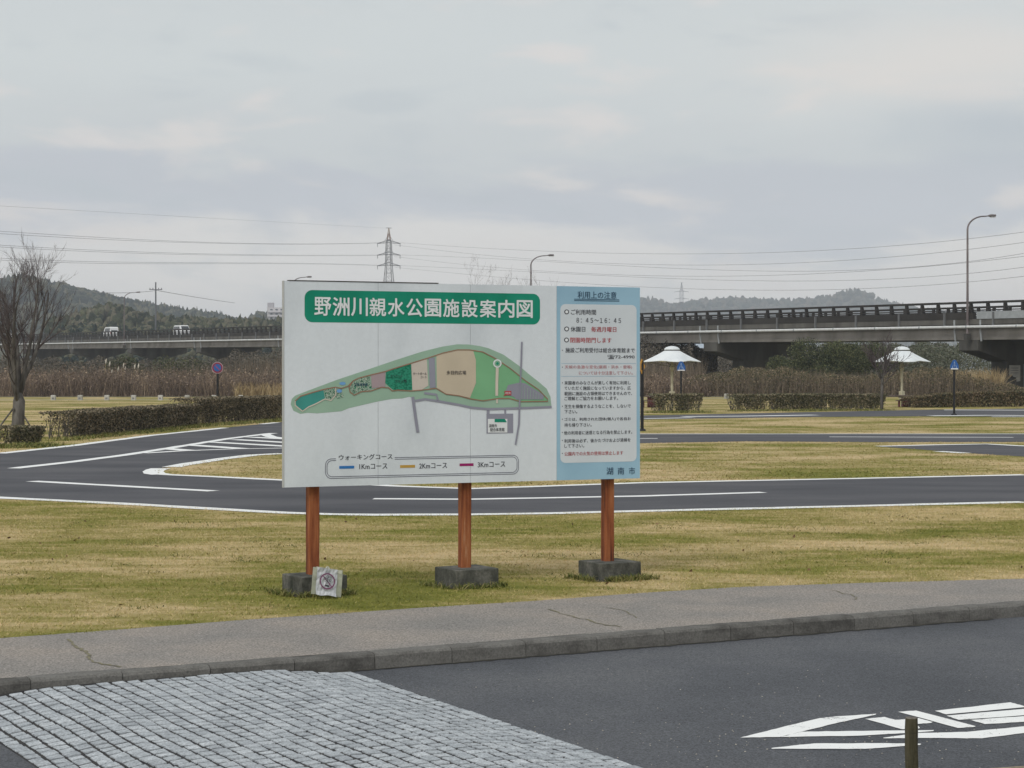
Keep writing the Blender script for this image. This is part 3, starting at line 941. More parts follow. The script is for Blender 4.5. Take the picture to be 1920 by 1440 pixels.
for s, a, b, y, h, m_ in (('ご利用時間', 1070.3, 1117.2, 585.3, 10, K), ('８：４５～１６：４５', 1080.6, 1164, 600.8, 9, K), ('休園日', 1069.8, 1097, 617.2, 9.6, K), ('毎週月曜日', 1108.3, 1155.2, 617.6, 9.6, RD),
                         ('閉園時閉門します', 1069, 1146.3, 637.8, 9.8, RD), ('施設ご利用受付は総合体育館まで', 1060, 1189.8, 656.8, 9.2, K), ('☎72-4990', 1138.8, 1189.4, 669.2, 8.2, K),
                         ('天候の急激な変化(豪雨・洪水・雷等)', 1058.6, 1184.7, 688.4, 7.4, PRD), ('については十分注意して下さい。', 1085.3, 1186, 699.2, 7.0, PRD),
                         ('来園者のみなさんが楽しく有効に利用し', 1058, 1182.3, 717.7, 7.2, K), ('ていただく施設になっていますから、広', 1058, 1182.3, 727.6, 7.2, K), ('範囲に施設の占領使用はできませんので、', 1058, 1184.7, 737.7, 7.2, K), ('ご理解とご協力をお願いします。', 1058, 1158.4, 746.8, 7.2, K),
                         ('芝生を損傷するようなことを、しないで', 1058, 1182.3, 761.6, 7.2, K), ('下さい。', 1058, 1082, 771.9, 7, K), ('ゴミは、利用された団体(個人)で各自お', 1058, 1182.3, 786, 7.2, K), ('持ち帰り下さい。', 1058, 1109, 796.7, 7.2, K),
                         ('他の利用者に迷惑となる行為を禁止します。', 1057.2, 1185, 810.8, 7.2, K), ('利用後は必ず、後かたづけおよび清掃を', 1057.7, 1181.9, 825.8, 7.2, K), ('して下さい。', 1058, 1095, 836, 7.0, K), ('公園内での火気の使用は禁止します', 1058, 1168, 850, 7.4, RD),
                         ('湖', 1137, 1149.3, 883.2, 13.6, M['ink_navy']), ('南', 1158.2, 1169.8, 883, 13.4, M['ink_navy']), ('市', 1179, 1190.3, 882.7, 13.4, M['ink_navy'])):
    lettering(s, a, y, b, y, h, m_, 1, 3)
for y in (656.8, 688.4, 717.7, 761.6, 786, 810.8, 825.8, 850):
    art('bullet', [(1054.2 + 0.9 * math.cos(t), y + 0.9 * math.sin(t)) for t in np.linspace(0, 2 * math.pi, 8, endpoint=False)], K, 3)

# small prohibition plate leaning on the left footing
def plate_frame():
    c = np.array(P(612, 1100, 18.05)); c[2] = 0.155
    ex = np.array((math.cos(R(24)), math.sin(R(24)), -0.16)); ex /= np.linalg.norm(ex)
    ez = np.array((0.13 - 0.12, 0.26, 1.0)); ez -= ex * ez.dot(ex); ez /= np.linalg.norm(ez)
    return c, ex, ez, np.cross(ex, ez)


pc, pex, pez, pny = plate_frame()


def PLT(x, z, o=0.0):
    return tuple(pc + (pex * x + pez * z + pny * o) * 1.02)


plate = thing('prohibition_plate', (pc[0], pc[1], 0), 'small plastic-wrapped no-drone plate leaning on the left concrete footing', 'notice')
MB().hexa([PLT(-.13, -.125, 0), PLT(.15, -.125, 0), PLT(.15, -.125, -.02), PLT(-.13, -.125, -.02), PLT(-.13, .12, 0), PLT(.15, .12, 0), PLT(.15, .12, -.02), PLT(-.13, .12, -.02)]).build('backing', flat('plate_backing', (0.30, 0.31, 0.24), var=0.3, scale=12), plate)
mb = MB(); rings = []
for i in range(9):
    x = -.098 + .196 * i / 8
    rings.append([PLT(x, z, 0.006 + 0.006 * math.sin(i * 1.7 + z * 40) + (0.012 if abs(z) > .1 else 0)) for z in np.linspace(-.128 - .005 * math.sin(i * .9), .118, 7)])
mb.loft(rings, False, False, closed=False)
mb.build('plastic_sleeve', mat('plate_plastic', [(0.34, 0.36, 0.37), (0.47, 0.48, 0.50), (0.60, 0.62, 0.63)], 14, rough=0.3, spec=0.5), plate)
MB().hexa([PLT(-.10, .10, .004), PLT(.14, .085, .004), PLT(.14, .085, -.03), PLT(-.10, .10, -.03), PLT(-.10, .125, .006), PLT(.14, .115, .006), PLT(.14, .115, -.03), PLT(-.10, .125, -.03)]).build('top_fold', flat('plastic_fold', (0.50, 0.50, 0.40), 0.35), plate)
MB().tube([PLT(-.015, .118, 0), PLT(-.005, .133, 0), PLT(.01, .134, 0), PLT(.02, .112, 0)], .006, 5).build('wire_loop', flat('loop', (0.55, 0.56, 0.5)), plate)


def plate_ribbon(name, pts, w, m_, o, closed=False):
    q = [np.array(p, float) for p in pts]
    if closed: q.append(q[0])
    vs = []
    for i, p in enumerate(q):
        d = (q[(i + 1) % (len(q) - 1)] - q[(i - 1) % (len(q) - 1)]) if closed else q[min(i + 1, len(q) - 1)] - q[max(i - 1, 0)]
        d /= np.linalg.norm(d); n = np.array((-d[1], d[0])) * w / 2
        vs += [PLT(*(p + n), o), PLT(*(p - n), o)]
    MB().add(vs, [(2 * i, 2 * i + 1, 2 * i + 3, 2 * i + 2) for i in range(len(q) - 1)]).build(name, m_, plate)


purple = flat('faded_red', (0.16, 0.05, 0.11), var=0.2)
circ = lambda cx, cz, r, n=24: [(cx + r * math.cos(t), cz + r * math.sin(t)) for t in np.linspace(0, 2 * math.pi, n, endpoint=False)]
plate_ribbon('ring', circ(0, 0, .068), .012, purple, .026, True)
plate_ribbon('slash', [(-.046, .046), (.046, -.046)], .008, purple, .027)
for cx, cz in ((-.024, .022), (.024, .012), (.0, .040), (-.004, -.006)):
    plate_ribbon('rotor', circ(cx, cz, .011, 12), .004, M['ink'], .028, True)
plate_ribbon('arm', [(-.02, .026), (.022, .008)], .004, M['ink'], .029)
plate_ribbon('arm', [(.002, .036), (-.004, -.004)], .004, M['ink'], .0295)
plate_ribbon('beam', [(-.012, -.018), (-.024, -.05)], .003, purple, .028)
plate_ribbon('beam', [(.014, -.02), (.03, -.048)], .003, purple, .028)
plate_ribbon('caption', [(-.018, -.040), (.020, -.044)], .016, M['ink'], .028)

for fc in FOOT:
    q_ = []
    for k in range(28):
        t_ = 2 * math.pi * k / 28; ca, sa = math.cos(R(31)), math.sin(R(31))
        x_ = max(-1, min(1, 1.35 * math.cos(t_))) * (.285 + random.uniform(-.02, .05)); y_ = max(-1, min(1, 1.35 * math.sin(t_))) * (.265 + random.uniform(-.02, .05))
        q_.append((fc[0] + .02 + x_ * ca - y_ * sa, fc[1] - .02 + x_ * sa + y_ * ca, .004))
    MB().poly(q_).build('footing_contact_shade', mat('footing_contact_shade', [(0.05, 0.045, 0.025), (0.12, 0.11, 0.05)], 14), lawn)  # dark ragged ring painted round each footing as its contact shadow

# rank grass round the footings
pts = []
for fc, n in zip(FOOT, (900, 450, 1300)):
    for _ in range(n):
        t = random.random() * 1.6 - 0.8
        ax, ay = (0.27, t * 0.3) if random.random() < .2 else (t * 0.36 + (.08 if n == 1300 else 0), -0.28 - abs(random.gauss(0, .05)))
        if random.random() < .3: ax, ay = -0.30 - abs(random.gauss(0, .04)), t * 0.3
        ca, sa = math.cos(R(31)), math.sin(R(31))
        pts.append((fc[0] + ax * ca - ay * sa, fc[1] + ax * sa + ay * ca))
tag(add('footing_grass', blades('footing_grass', np.array(pts), 0.02, 0.085, 0.004, 0.8, None), M['tuft'], kind='stuff'), 'longer green grass grown up round the concrete footings', 'grass')

# wooden post at the lower right
wp = G(1707, 1470, RZ) ; wd = wp[1]
x0 = (1708.5 - CX) / F * wd
wz = H - (1346 - HY) / F * wd
rings = []
rw = 12.3 / F * wd
for k in range(9):
    z = RZ - 0.1 + (wz - RZ + 0.1) * k / 8
    rings.append([(x0 + (0.006 * (8 - k) / 8) + rw * (1 + .05 * math.sin(3 * t + k)) * math.cos(t) * (0.94 if k == 8 else 1), wd + rw * math.sin(t) * (0.94 if k == 8 else 1), z + random.uniform(-.002, .002)) for t in np.linspace(0, 2 * math.pi, 12, endpoint=False)])
wpost = thing('wooden_post', (x0, wd, RZ), 'short weathered round wooden post in front of the painted road lettering', 'post')
MB().loft(rings).build('shaft', mat('weathered_timber', [(0.018, 0.018, 0.011), (0.055, 0.050, 0.028), (0.10, 0.088, 0.055)], 22, (1, 1, 0.1), rough=0.95, bump=0.9, bscale=40), wpost)
MB().lathe((x0, wd, wz), [(rw * 0.93, -0.004), (rw * 0.86, 0.002)], 12).build('end_grain', mat('end_grain', [(0.10, 0.09, 0.075), (0.22, 0.20, 0.17)], 60), wpost)


# ------------------------------------------------------------------ foliage helpers
def twig_mesh(name, segs):
    """thin three-sided sticks: (p, q, r0, r1)"""
    s = np.array([(*p, *q, a, b) for p, q, a, b in segs], float)
    p, q = s[:, :3], s[:, 3:6]; n = len(s)
    d = q - p; d /= np.linalg.norm(d, axis=1)[:, None] + 1e-9
    ref = np.where(np.abs(d[:, :1]) < .8, np.array([[1., 0, 0]]), np.array([[0, 1., 0]]))
    a = np.cross(d, ref); a /= np.linalg.norm(a, axis=1)[:, None]; b = np.cross(d, a)
    v = np.empty((n, 6, 3))
    for k in range(3):
        t = 2 * math.pi * k / 3; o = a * math.cos(t) + b * math.sin(t)
        v[:, k] = p + o * s[:, 6:7]; v[:, 3 + k] = q + o * s[:, 7:8]
    i = (np.arange(n) * 6)[:, None]
    f = np.concatenate([i + np.array([[0, 1, 4, 3]]), i + np.array([[1, 2, 5, 4]]), i + np.array([[2, 0, 3, 5]])], 0)
    return fast_mesh(name, v.reshape(-1, 3), f)


M['bark'] = mat('bark', [(0.05, 0.045, 0.04), (0.10, 0.09, 0.08), (0.17, 0.16, 0.145)], 6, (1, 1, .3), bump=0.6, bscale=30)
M['twig'] = mat('twig', [(0.055, 0.045, 0.045), (0.10, 0.08, 0.08), (0.14, 0.115, 0.115)], 4, island=.5)
M['hedge'] = mat('hedge_leaf', [(0.05, 0.048, 0.03), (0.125, 0.115, 0.07), (0.20, 0.165, 0.108), (0.30, 0.24, 0.165)], 1.3, island=.55, rough=.8)
M['hedge_green'] = mat('hedge_leaf_green', [(0.055, 0.06, 0.032), (0.135, 0.132, 0.072), (0.20, 0.185, 0.11), (0.29, 0.24, 0.165)], 1.3, island=.55, rough=.8)


def hedge(name, label, foot, hts, depth, material, group, flare=0.12, dens=750, leaf=.045, gaps=()):
    pts = [G(*p)[:2] for p in foot]
    L = [0.0]
    for a, b in zip(pts[:-1], pts[1:]): L.append(L[-1] + np.linalg.norm(b - a))
    tot = L[-1]
    root = thing(name, (*pts[0], 0), label, 'hedge', group)
    n = int(dens * tot)
    s = rng.uniform(0, tot, n)
    px = np.interp(s, L, [p[0] for p in pts]); py = np.interp(s, L, [p[1] for p in pts]); hh = np.interp(s, L, hts)
    hh = hh * (1 + .02 * np.sin(s * 2.3 + 1) * np.sin(s * .9))
    d = (pts[-1] - pts[0]); d /= np.linalg.norm(d); nr = np.array((-d[1], d[0]))
    if nr[1] < 0: nr = -nr
    kind = rng.random(n)
    u = rng.random(n); v = rng.random(n) ** .8
    u = np.where(kind < .5, np.abs(rng.normal(0, .07, n)), u)           # front face
    v = np.where((kind >= .5) & (kind < .75), 1 - np.abs(rng.normal(0, .022, n)), v)   # clipped top
    thin = (v < .3) & (rng.random(n) < .45)
    fl = (v - .6) * flare
    z = v * hh
    off = u * depth - fl * (1 - 2 * u)
    ends = np.minimum(s, tot - s)
    ok = (~thin) & (ends > (1 - v) * .25 * flare * 4 * rng.random(n))
    for g0, g1 in gaps: ok &= ~((s > g0) & (s < g1) & (v < .65) & (rng.random(n) < .85))
    c = np.stack([px + nr[0] * off, py + nr[1] * off, z], 1)[ok] + rng.normal(0, .012, (ok.sum(), 3))
    c[:, 2] = np.maximum(c[:, 2], .03)
    add('foliage', leaf_cloud('foliage', c - np.array((*pts[0], 0)), leaf), material, root)
    segs = []
    for k in range(int(tot * 14)):
        t = random.uniform(.05, tot - .05); x = np.interp(t, L, [p[0] for p in pts]); y = np.interp(t, L, [p[1] for p in pts]); hgt = np.interp(t, L, hts)
        o = random.uniform(.1, .9) * depth
        b = np.array((x + nr[0] * o, y + nr[1] * o, 0)) - np.array((*pts[0], 0))
        for _ in range(3):
            segs.append((b, b + np.array((random.gauss(0, .16), random.gauss(0, .16), hgt * random.uniform(.6, .98))), .012, .005))
    add('branches', twig_mesh('branches', segs), M['bark'], root, kind='stuff')
    return root


foot_pts = []
for a, b_, n_ in (((120, 826), (375, 800), 3200), ((370, 800), (540, 788), 2200), ((5, 839), (95, 836), 1500), ((1220, 774), (1325, 773.5), 1500), ((1370, 771.5), (1665, 769.5), 2500)):
    p_, q_ = G(*a)[:2], G(*b_)[:2]
    for _ in range(n_):
        t_ = random.random(); foot_pts.append(p_ + (q_ - p_) * t_ + np.array((random.gauss(0, .25), random.gauss(-.1, .45))))
tag(add('verge_grass', blades('verge_grass', np.array(foot_pts), 0.04, 0.16, 0.012, 0.8, None), M['tuft'], kind='stuff'), 'rough green grass along the feet of the hedges', 'grass')
HG = 'clipped hedges along the park road'
hedge('clipped_hedge', 'long low clipped hedge beside the park road, left end flaring above the verge', [(140, 823), (250, 812), (374, 799)], [0.78, 0.80, 0.78], 1.1, M['hedge'], HG, dens=3000, leaf=.038, gaps=((0.2, 0.7), (4.6, 5.2)))
hedge('clipped_hedge', 'taller dark clipped hedge running behind the left edge of the map board', [(372, 797.5), (455, 792), (535, 786), (640, 782)], [0.98, 0.98, 0.95, 0.95], 1.2, M['hedge'], HG, dens=3000, leaf=.038)
hedge('clipped_shrub', 'small square clipped shrub at the foot of the bare tree', [(20, 836), (84, 833)], [0.52, 0.50], 0.9, M['hedge_green'], HG, dens=4000, leaf=.035)
hedge('clipped_hedge', 'short hedge in front of the left white parasol', [(1227, 772.5), (1270, 772.5), (1318, 772)], [0.84, 0.86, 0.86], 1.0, M['hedge_green'], HG, .35, dens=2600, leaf=.05, gaps=((0.6, 1.1), (1.9, 2.3)))
hedge('clipped_hedge', 'long hedge between the two white parasols below the bridge', [(1377, 770), (1480, 769.5), (1560, 768.5), (1662, 768)], [0.78, 0.8, 0.8, 0.76], 1.1, M['hedge_green'], HG, .3, dens=2600, leaf=.05, gaps=((1.6, 2.1), (5.2, 5.7)))
hedge('clipped_hedge', 'brown-green ragged hedge behind the right pedestrian sign', [(1712, 764.5), (1800, 763.5), (1920, 762.5), (2100, 762)], [0.55, 0.78, 0.82, 0.8], 1.6, mat('hedge_brown', [(0.04, 0.04, 0.022), (0.13, 0.10, 0.06), (0.14, 0.13, 0.065), (0.26, 0.19, 0.12)], .9, island=.55), HG, .1, dens=3000, leaf=.055)


# ------------------------------------------------------------------ bare trees
def bare_tree(name, label, base, h, r0, limbs, spread, seed, fork=0.22, levels=4, kids=(6, 5, 4), upw=.10, thin=1.0, cat='tree', group=None):
    rs = random.Random(seed)
    root = thing(name, tuple(base), label, cat, group)
    tr = MB(); segs = []
    fz = h * fork
    tr.tube([(0, 0, -.1), (rs.uniform(-.03, .03), 0, fz * .4), (rs.uniform(-.05, .05), 0, fz), (0, 0, fz * 1.25)], [r0 * 1.25, r0 * .95, r0 * .9, r0 * .5], 9)
    limb_mb = []

    def grow(p, d, L, r, lev, mbx):
        ns = 5 if lev < 2 else 3
        pts = [np.array(p)]; d = np.array(d, float)
        for k in range(ns):
            d = d + np.array((rs.gauss(0, .10), rs.gauss(0, .10), upw * rs.uniform(.3, 1.2)))
            d /= np.linalg.norm(d); pts.append(pts[-1] + d * L / ns)
        rr = [r * (1 - .75 * k / ns) for k in range(ns + 1)]
        if lev == 0: mbx.tube(pts, rr, 6)
        else:
            for k in range(ns): segs.append((pts[k], pts[k + 1], rr[k] * thin, rr[k + 1] * thin))
        if lev >= levels - 1: return
        for k in range(kids[min(lev, len(kids) - 1)]):
            t = rs.uniform(.25, .95) if lev else rs.uniform(.22, .98)
            i = min(ns - 1, int(t * ns)); q = pts[i] + (pts[i + 1] - pts[i]) * (t * ns - i)
            dd = pts[i + 1] - pts[i]; dd = dd / np.linalg.norm(dd)
            az = rs.uniform(0, 2 * math.pi); ang = rs.uniform(.3, .75)
            o = np.array((math.cos(az), math.sin(az), rs.uniform(-.1, .6)))
            o -= dd * o.dot(dd); o /= np.linalg.norm(o)
            grow(q, dd * math.cos(ang) + o * math.sin(ang), L * rs.uniform(.38, .58) * (1.15 - .4 * t), max(r * (1 - .7 * t) * .55, .005), lev + 1, mbx)

    for k in range(limbs):
        az = 2 * math.pi * (k + rs.uniform(-.3, .3)) / limbs; a = spread * rs.uniform(.45, 1.1) if k else spread * .15
        mbx = MB()
        grow((0, 0, fz * rs.uniform(.8, 1.1)), (math.sin(a) * math.cos(az), math.sin(a) * math.sin(az), math.cos(a)), (h - fz) * rs.uniform(.78, 1.0), r0 * rs.uniform(.30, .46), 0, mbx)
        mbx.build('limb', M['bark'], root, local=True, smooth=True)
    tr.build('trunk', M['bark'], root, local=True, smooth=True)
    add('twigs', twig_mesh('twigs', segs), M['twig'], root, kind='stuff')
    return root


b = G(40, 815)
bt = bare_tree('bare_tree', 'large leafless many-limbed tree at the left beside the hedge', b + np.array((-.1, 0, 0)), 5.35, 0.21, 8, 0.50, 17, 0.2, 4, (8, 6, 5), .06, 0.8)
for dx, dy in ((-.75, -.1), (.55, .3)):
    MB().tube([(dx, dy - .2, -.05), (dx * .12, dy * .2 - .2, .85)], .028, 6).build('prop', M['bark'], bt, local=True)
bare_tree('bare_tree', 'small leafless tree in front of the right white parasol', G(1653, 769.5), 3.5, 0.075, 8, .85, 5, .42, 3, (8, 6), .08, 2.2)
bare_tree('bare_tree', 'leafless tree beside the left white parasol, mostly hidden by the blue panel', G(1168, 771), 3.6, 0.085, 9, 1.0, 8, .4, 3, (8, 6), .06, 2.2)
bare_tree('bare_tree', 'bare tree whose twig tips show above the top edge of the map board', G(925, 772), 6.3, 0.14, 7, .55, 21, .25, 4, (6, 5, 4), .12, .6)
bare_tree('bare_tree', 'bare tree whose twigs rise over the board beside the middle bridge lamp', G(1030, 770), 6.1, 0.14, 7, .6, 33, .25, 4, (6, 5, 4), .12, .6)


# ------------------------------------------------------------------ park furniture
M['black_metal'] = flat('black_metal', (0.012, 0.012, 0.014), 0.5)
M['sign_white'] = flat('sign_white', (0.74, 0.75, 0.76), 0.4)
M['sign_blue'] = flat('sign_blue', (0.02, 0.10, 0.33), 0.4)
M['sign_red'] = flat('sign_red', (0.38, 0.03, 0.045), 0.4)


def disc(mb, c, r, t, n=28):
    mb.loft([[(c[0] + r * math.cos(a), c[1] + y, c[2] + r * math.sin(a)) for a in np.linspace(0, 2 * math.pi, n, endpoint=False)] for y in (-t, 0)])


b = G(408, 765)
z = H - (690 - HY) / F * b[1]; s = b[1] / F
np_sign = thing('no_parking_sign', tuple(b), 'round blue and red no parking sign on a black post behind the hedge', 'road sign')
MB().tube([(b[0], b[1], 0), (b[0], b[1], H + (HY - 684) * s)], .065, 10).build('post', M['black_metal'], np_sign)
zc = H + (HY - 689.5) * s
for nme, r, y, m_ in (('rim', 10.8 * s, .075, flat('faded_rim', (0.42, 0.34, 0.40), .5)), ('red_ring', 9.9 * s, .085, flat('dull_red', (0.20, 0.025, 0.05), .5)), ('blue_disc', 7.0 * s, .093, M['sign_blue'])):
    mb = MB(); disc(mb, (b[0], b[1] - y, zc), r, .006); mb.build(nme, m_, np_sign)
k = 7.0 * s * .72
MB().hexa([(b[0] - k, b[1] - .106, zc + k - .03), (b[0] - k + .03, b[1] - .106, zc + k), (b[0] - k + .03, b[1] - .100, zc + k), (b[0] - k, b[1] - .100, zc + k - .03),
           (b[0] + k - .03, b[1] - .106, zc - k), (b[0] + k, b[1] - .106, zc - k + .03), (b[0] + k, b[1] - .100, zc - k + .03), (b[0] + k - .03, b[1] - .100, zc - k)]).build('slash', flat('slash_red', (0.30, 0.05, 0.10)), np_sign)


def crossing_sign(px, pybase, pytop, label, w=15.5):
    b = G(px, pybase); s = b[1] / F
    root = thing('crossing_sign', tuple(b), label, 'road sign', 'pedestrian crossing signs')
    zt = H + (HY - pytop) * s; hw = w / 2 * s; hh = 17 * s
    MB().tube([b, (b[0], b[1], zt - hh * .3)], .05, 8).build('post', M['black_metal'], root)
    MB().lathe((b[0], b[1], 0), [(.14, 0), (.13, .05), (.06, .09)], 12).build('base_collar', M['black_metal'], root)
    y = b[1] - .06
    pent = [(-.72, 0), (.72, 0), (.72, .05), (1, .05), (1, .1), (.62, .52), (.5, 1), (-.5, 1), (-.62, .52), (-1, .1), (-1, .05), (-.72, .05)]
    pent = [(-1, 0), (1, 0), (1, .42), (.32, 1), (-.32, 1), (-1, .42)]
    MB().prism([(b[0] + x * hw, y, zt - hh + zq * hh) for x, zq in pent], (0, -.012, 0)).build('plate', M['sign_blue'], root)
    MB().prism([(b[0] + x * hw, y - .0125, zt - hh + zq * hh) for x, zq in ((-.62, .14), (.62, .14), (.0, .86))], (0, -.004, 0)).build('triangle', flat('pale_sign', (0.30, 0.40, 0.58), .4), root)
    for dx in (-.22, .16):
        q = lambda x, zq: (b[0] + (dx + x) * hw, y - .020, zt - hh + zq * hh)
        mb = MB(); mb.tube([q(-.06, .16), q(0, .38), q(.02, .55)], .022, 5); mb.tube([q(.14, .16), q(0, .38)], .02, 5); mb.tube([q(.01, .58), q(.01, .64)], .03, 6)
        mb.build('walking_figure', M['sign_blue'], root)
    MB().box((b[0], y - .016, zt - hh - .02 * hh + .02), (hw * 1.7, .006, .05)).build('white_bar', M['sign_white'], root)


crossing_sign(1277, 769, 677.5, 'blue pedestrian crossing sign in front of the left white parasol')
crossing_sign(1789, 778.5, 675, 'blue pedestrian crossing sign standing alone at the right below the lamp')
# yellow warning sign
b = G(1204, 808); s = b[1] / F
ws = thing('warning_sign', tuple(b), 'yellow diamond warning sign on a dark post at the right edge of the board', 'road sign')
MB().tube([b, (b[0], b[1], H + (HY - 676) * s)], .055, 8).build('post', M['black_metal'], ws)
MB().lathe(tuple(b), [(.13, 0), (.12, .05), (.06, .08)], 12).build('base_collar', M['black_metal'], ws)
zc = H + (HY - 687) * s; a = R(62); hd = 14.5 * s
mb = MB()
dm = [(0, -1), (1, 0), (0, 1), (-1, 0)]
ctr = np.array((b[0] - .02, b[1] - .07))
nv = np.array((math.sin(a), -math.cos(a))) * .012
mb.prism([(ctr[0] + u * hd * math.cos(a), ctr[1] + u * hd * math.sin(a), zc + v * hd) for u, v in dm], (nv[0], nv[1], 0)); mb.build('plate', flat('sign_yellow', (0.62, 0.30, 0.02), .4), ws)
mb = MB()
mb.prism([(ctr[0] + nv[0] * 1.2 + u * hd * math.cos(a), ctr[1] + nv[1] * 1.2 + u * hd * math.sin(a), zc + v * hd) for u, v in ((-.2, -.45), (.1, -.45), (.1, .1), (.45, .25), (.1, .55), (-.2, .3))], tuple(nv * .3) + (0,)); mb.build('symbol', M['ink'], ws)

M['canopy'] = mat('canopy_white', [(0.66, 0.70, 0.72), (0.76, 0.79, 0.80)], 2, rough=.5)
M['cream_post'] = mat('cream_paint', [(0.33, 0.31, 0.22), (0.43, 0.40, 0.29), (0.50, 0.47, 0.35)], 5)


def parasol(px, pybase, label, rot):
    b = G(px, pybase); x, y = b[0], b[1]
    root = thing('garden_parasol', tuple(b), label, 'parasol', 'white parasols by the far hedge')
    zr, zs, hd = 2.53, 3.10, 1.62
    n = 32

    def ring(f, zbase, dip, rr):
        out = []
        for k in range(n):
            t = 2 * math.pi * k / n
            q = abs(math.cos(2 * t)) ** 1.0
            rad = rr * (0.70 + 0.30 * max(0, math.cos(4 * t)) ** 2.2 * .999 + 0.02) if f > .5 else rr
            rad = rr * ((1 - f) + f * (0.71 + .29 * (0.5 + 0.5 * math.cos(4 * t)) ** 1.6))
            out.append((x + rad * math.cos(t + rot), y + rad * math.sin(t + rot), zbase - dip * (0.5 + 0.5 * math.cos(4 * t))))
        return out
    mb = MB()
    rings = [ring(1, zr - .03, .06, hd * 1.0), ring(1, zr, .06, hd), ring(.85, zr + .15, .05, hd * .78), ring(.5, zr + .34, .02, hd * .50), ring(0, zs - .04, 0, .42)]
    mb.loft(rings, False, False); mb.build('canopy', M['canopy'], root)
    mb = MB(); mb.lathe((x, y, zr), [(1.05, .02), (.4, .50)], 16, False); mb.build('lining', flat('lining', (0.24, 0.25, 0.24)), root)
    MB().lathe((x, y, zs), [(.34, -.05), (.34, .03)], 20).build('vent_gap', flat('vent', (0.05, 0.05, 0.05)), root)
    MB().lathe((x, y, zs), [(.43, .015), (.43, .035), (.40, .09), (.30, .16), (.16, .20), (.04, .215)], 24).build('cap', M['canopy'], root, smooth=False)
    MB().lathe((x, y, 0), [(.07, 0), (.07, 1.98), (.08, 2.02)], 14).build('column', M['cream_post'], root)
    MB().lathe((x, y, 1.98), [(.08, 0), (.12, .05), (.13, .2), (.09, .24), (.06, .5)], 14).build('capital', M['cream_post'], root)
    MB().box((x, y, .62), (.25, .25, .46), .5, .02).build('plinth', M['cream_post'], root)
    for k in range(4):
        t = rot + math.pi / 2 * k
        MB().tube([(x + .1 * math.cos(t), y + .1 * math.sin(t), 2.2), (x + 1.45 * math.cos(t), y + 1.45 * math.sin(t), zr - .04)], .025, 5).build('strut', flat('strut', (0.2, 0.2, 0.19)), root)
    return b


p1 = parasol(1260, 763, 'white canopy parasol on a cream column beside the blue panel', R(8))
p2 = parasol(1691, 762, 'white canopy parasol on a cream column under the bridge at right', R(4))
M['maroon'] = flat('maroon', (0.11, 0.028, 0.028), .7, var=.2)
M['table_top'] = flat('table_top', (0.10, 0.07, 0.06), .6, var=.3)


def table(x, y, w, label, side):
    root = thing('park_table', (x, y, 0), label, 'table', 'tables under the parasols')
    MB().box((x, y, .60), (w, .75, .07), 0, .015).build('tabletop', M['table_top'], root)
    MB().box((x + side, y, .28), (.42, .5, .57), 0, .02).build('pedestal', M['maroon'], root)
    MB().box((x + side, y - .62, .36), (w * .8, .3, .05), 0, .01).build('bench_seat', M['table_top'], root)
    for dx in (-.3, .3):
        MB().box((x + side + dx * w, y - .62, .165), (.08, .24, .33), 0, .01).build('bench_leg', M['maroon'], root)


table(p1[0] - 0.75, p1[1] - 1.1, 1.55, 'dark park table with maroon pedestal beside the left parasol', -.45)
table(p2[0] - 0.05, p2[1] - 1.1, 1.65, 'dark park table with maroon pedestal under the right parasol', .05)

# concrete blocks along the far lawn edge
M['bollard'] = mat('bollard', [(0.34, 0.33, 0.30), (0.50, 0.49, 0.46)], 3, objrand=.3)
bx = [100 + 50.2 * k for k in range(9)]
b0 = None
for k, px in enumerate(bx + [1221, 1362]):
    b = G(px, 750.5 if k < 9 else 747.5)
    lab = (ORD[k] + ' pale concrete block from the left tree along the far lawn edge') if k < 9 else ('pale concrete block beside the left parasol hedge' if k == 9 else 'pale concrete block seen through the gap between the right hedges')
    if b0 is None:
        b0 = thing('edge_block', tuple(b), lab, 'block', 'concrete blocks along the far lawn edge')
        MB().box((0, 0, .17), (.30, .3, .34), 0, .03, (1, 1)).build('block', M['bollard'], b0, local=True)
        MB().box((0.0, -.151, .13), (.14, .006, .12)).build('recess', flat('recess', (0.2, 0.2, 0.19)), b0, local=True)
    else:
        dup(b0, tuple(b), 0, lab)

# ------------------------------------------------------------------ river bank vegetation
M['reed'] = mat('reed', [(0.085, 0.062, 0.05), (0.15, 0.112, 0.088), (0.215, 0.16, 0.122), (0.33, 0.25, 0.175)], .30, (1, 1, .8), island=.45, rough=.95)
M['reed_gold'] = mat('reed_gold', [(0.24, 0.17, 0.09), (0.40, 0.30, 0.16), (0.50, 0.39, 0.22)], .5, island=.5, rough=.95)
M['bramble'] = mat('bramble', [(0.04, 0.046, 0.022), (0.10, 0.098, 0.05), (0.16, 0.128, 0.078), (0.25, 0.19, 0.12)], .16, island=.5, rough=.9)
M['evergreen'] = mat('evergreen', [(0.022, 0.032, 0.014), (0.062, 0.08, 0.032), (0.15, 0.155, 0.07)], .5, island=.5, rough=.8)
M['bankscrub'] = mat('bank_scrub', [(0.04, 0.038, 0.03), (0.10, 0.09, 0.072), (0.17, 0.145, 0.118)], .12, island=.5, rough=.95)
M['pampas'] = flat('pampas', (0.62, 0.57, 0.47), .9, var=.2)


def band(x0, x1, d0, d1, n):
    d = rng.uniform(d0, d1, n); px = rng.uniform(x0, x1, n)
    return np.stack([(px - CX) / F * d, d], 1), px


def prof(px, pts):
    return np.interp(px, [p[0] for p in pts], [p[1] for p in pts])


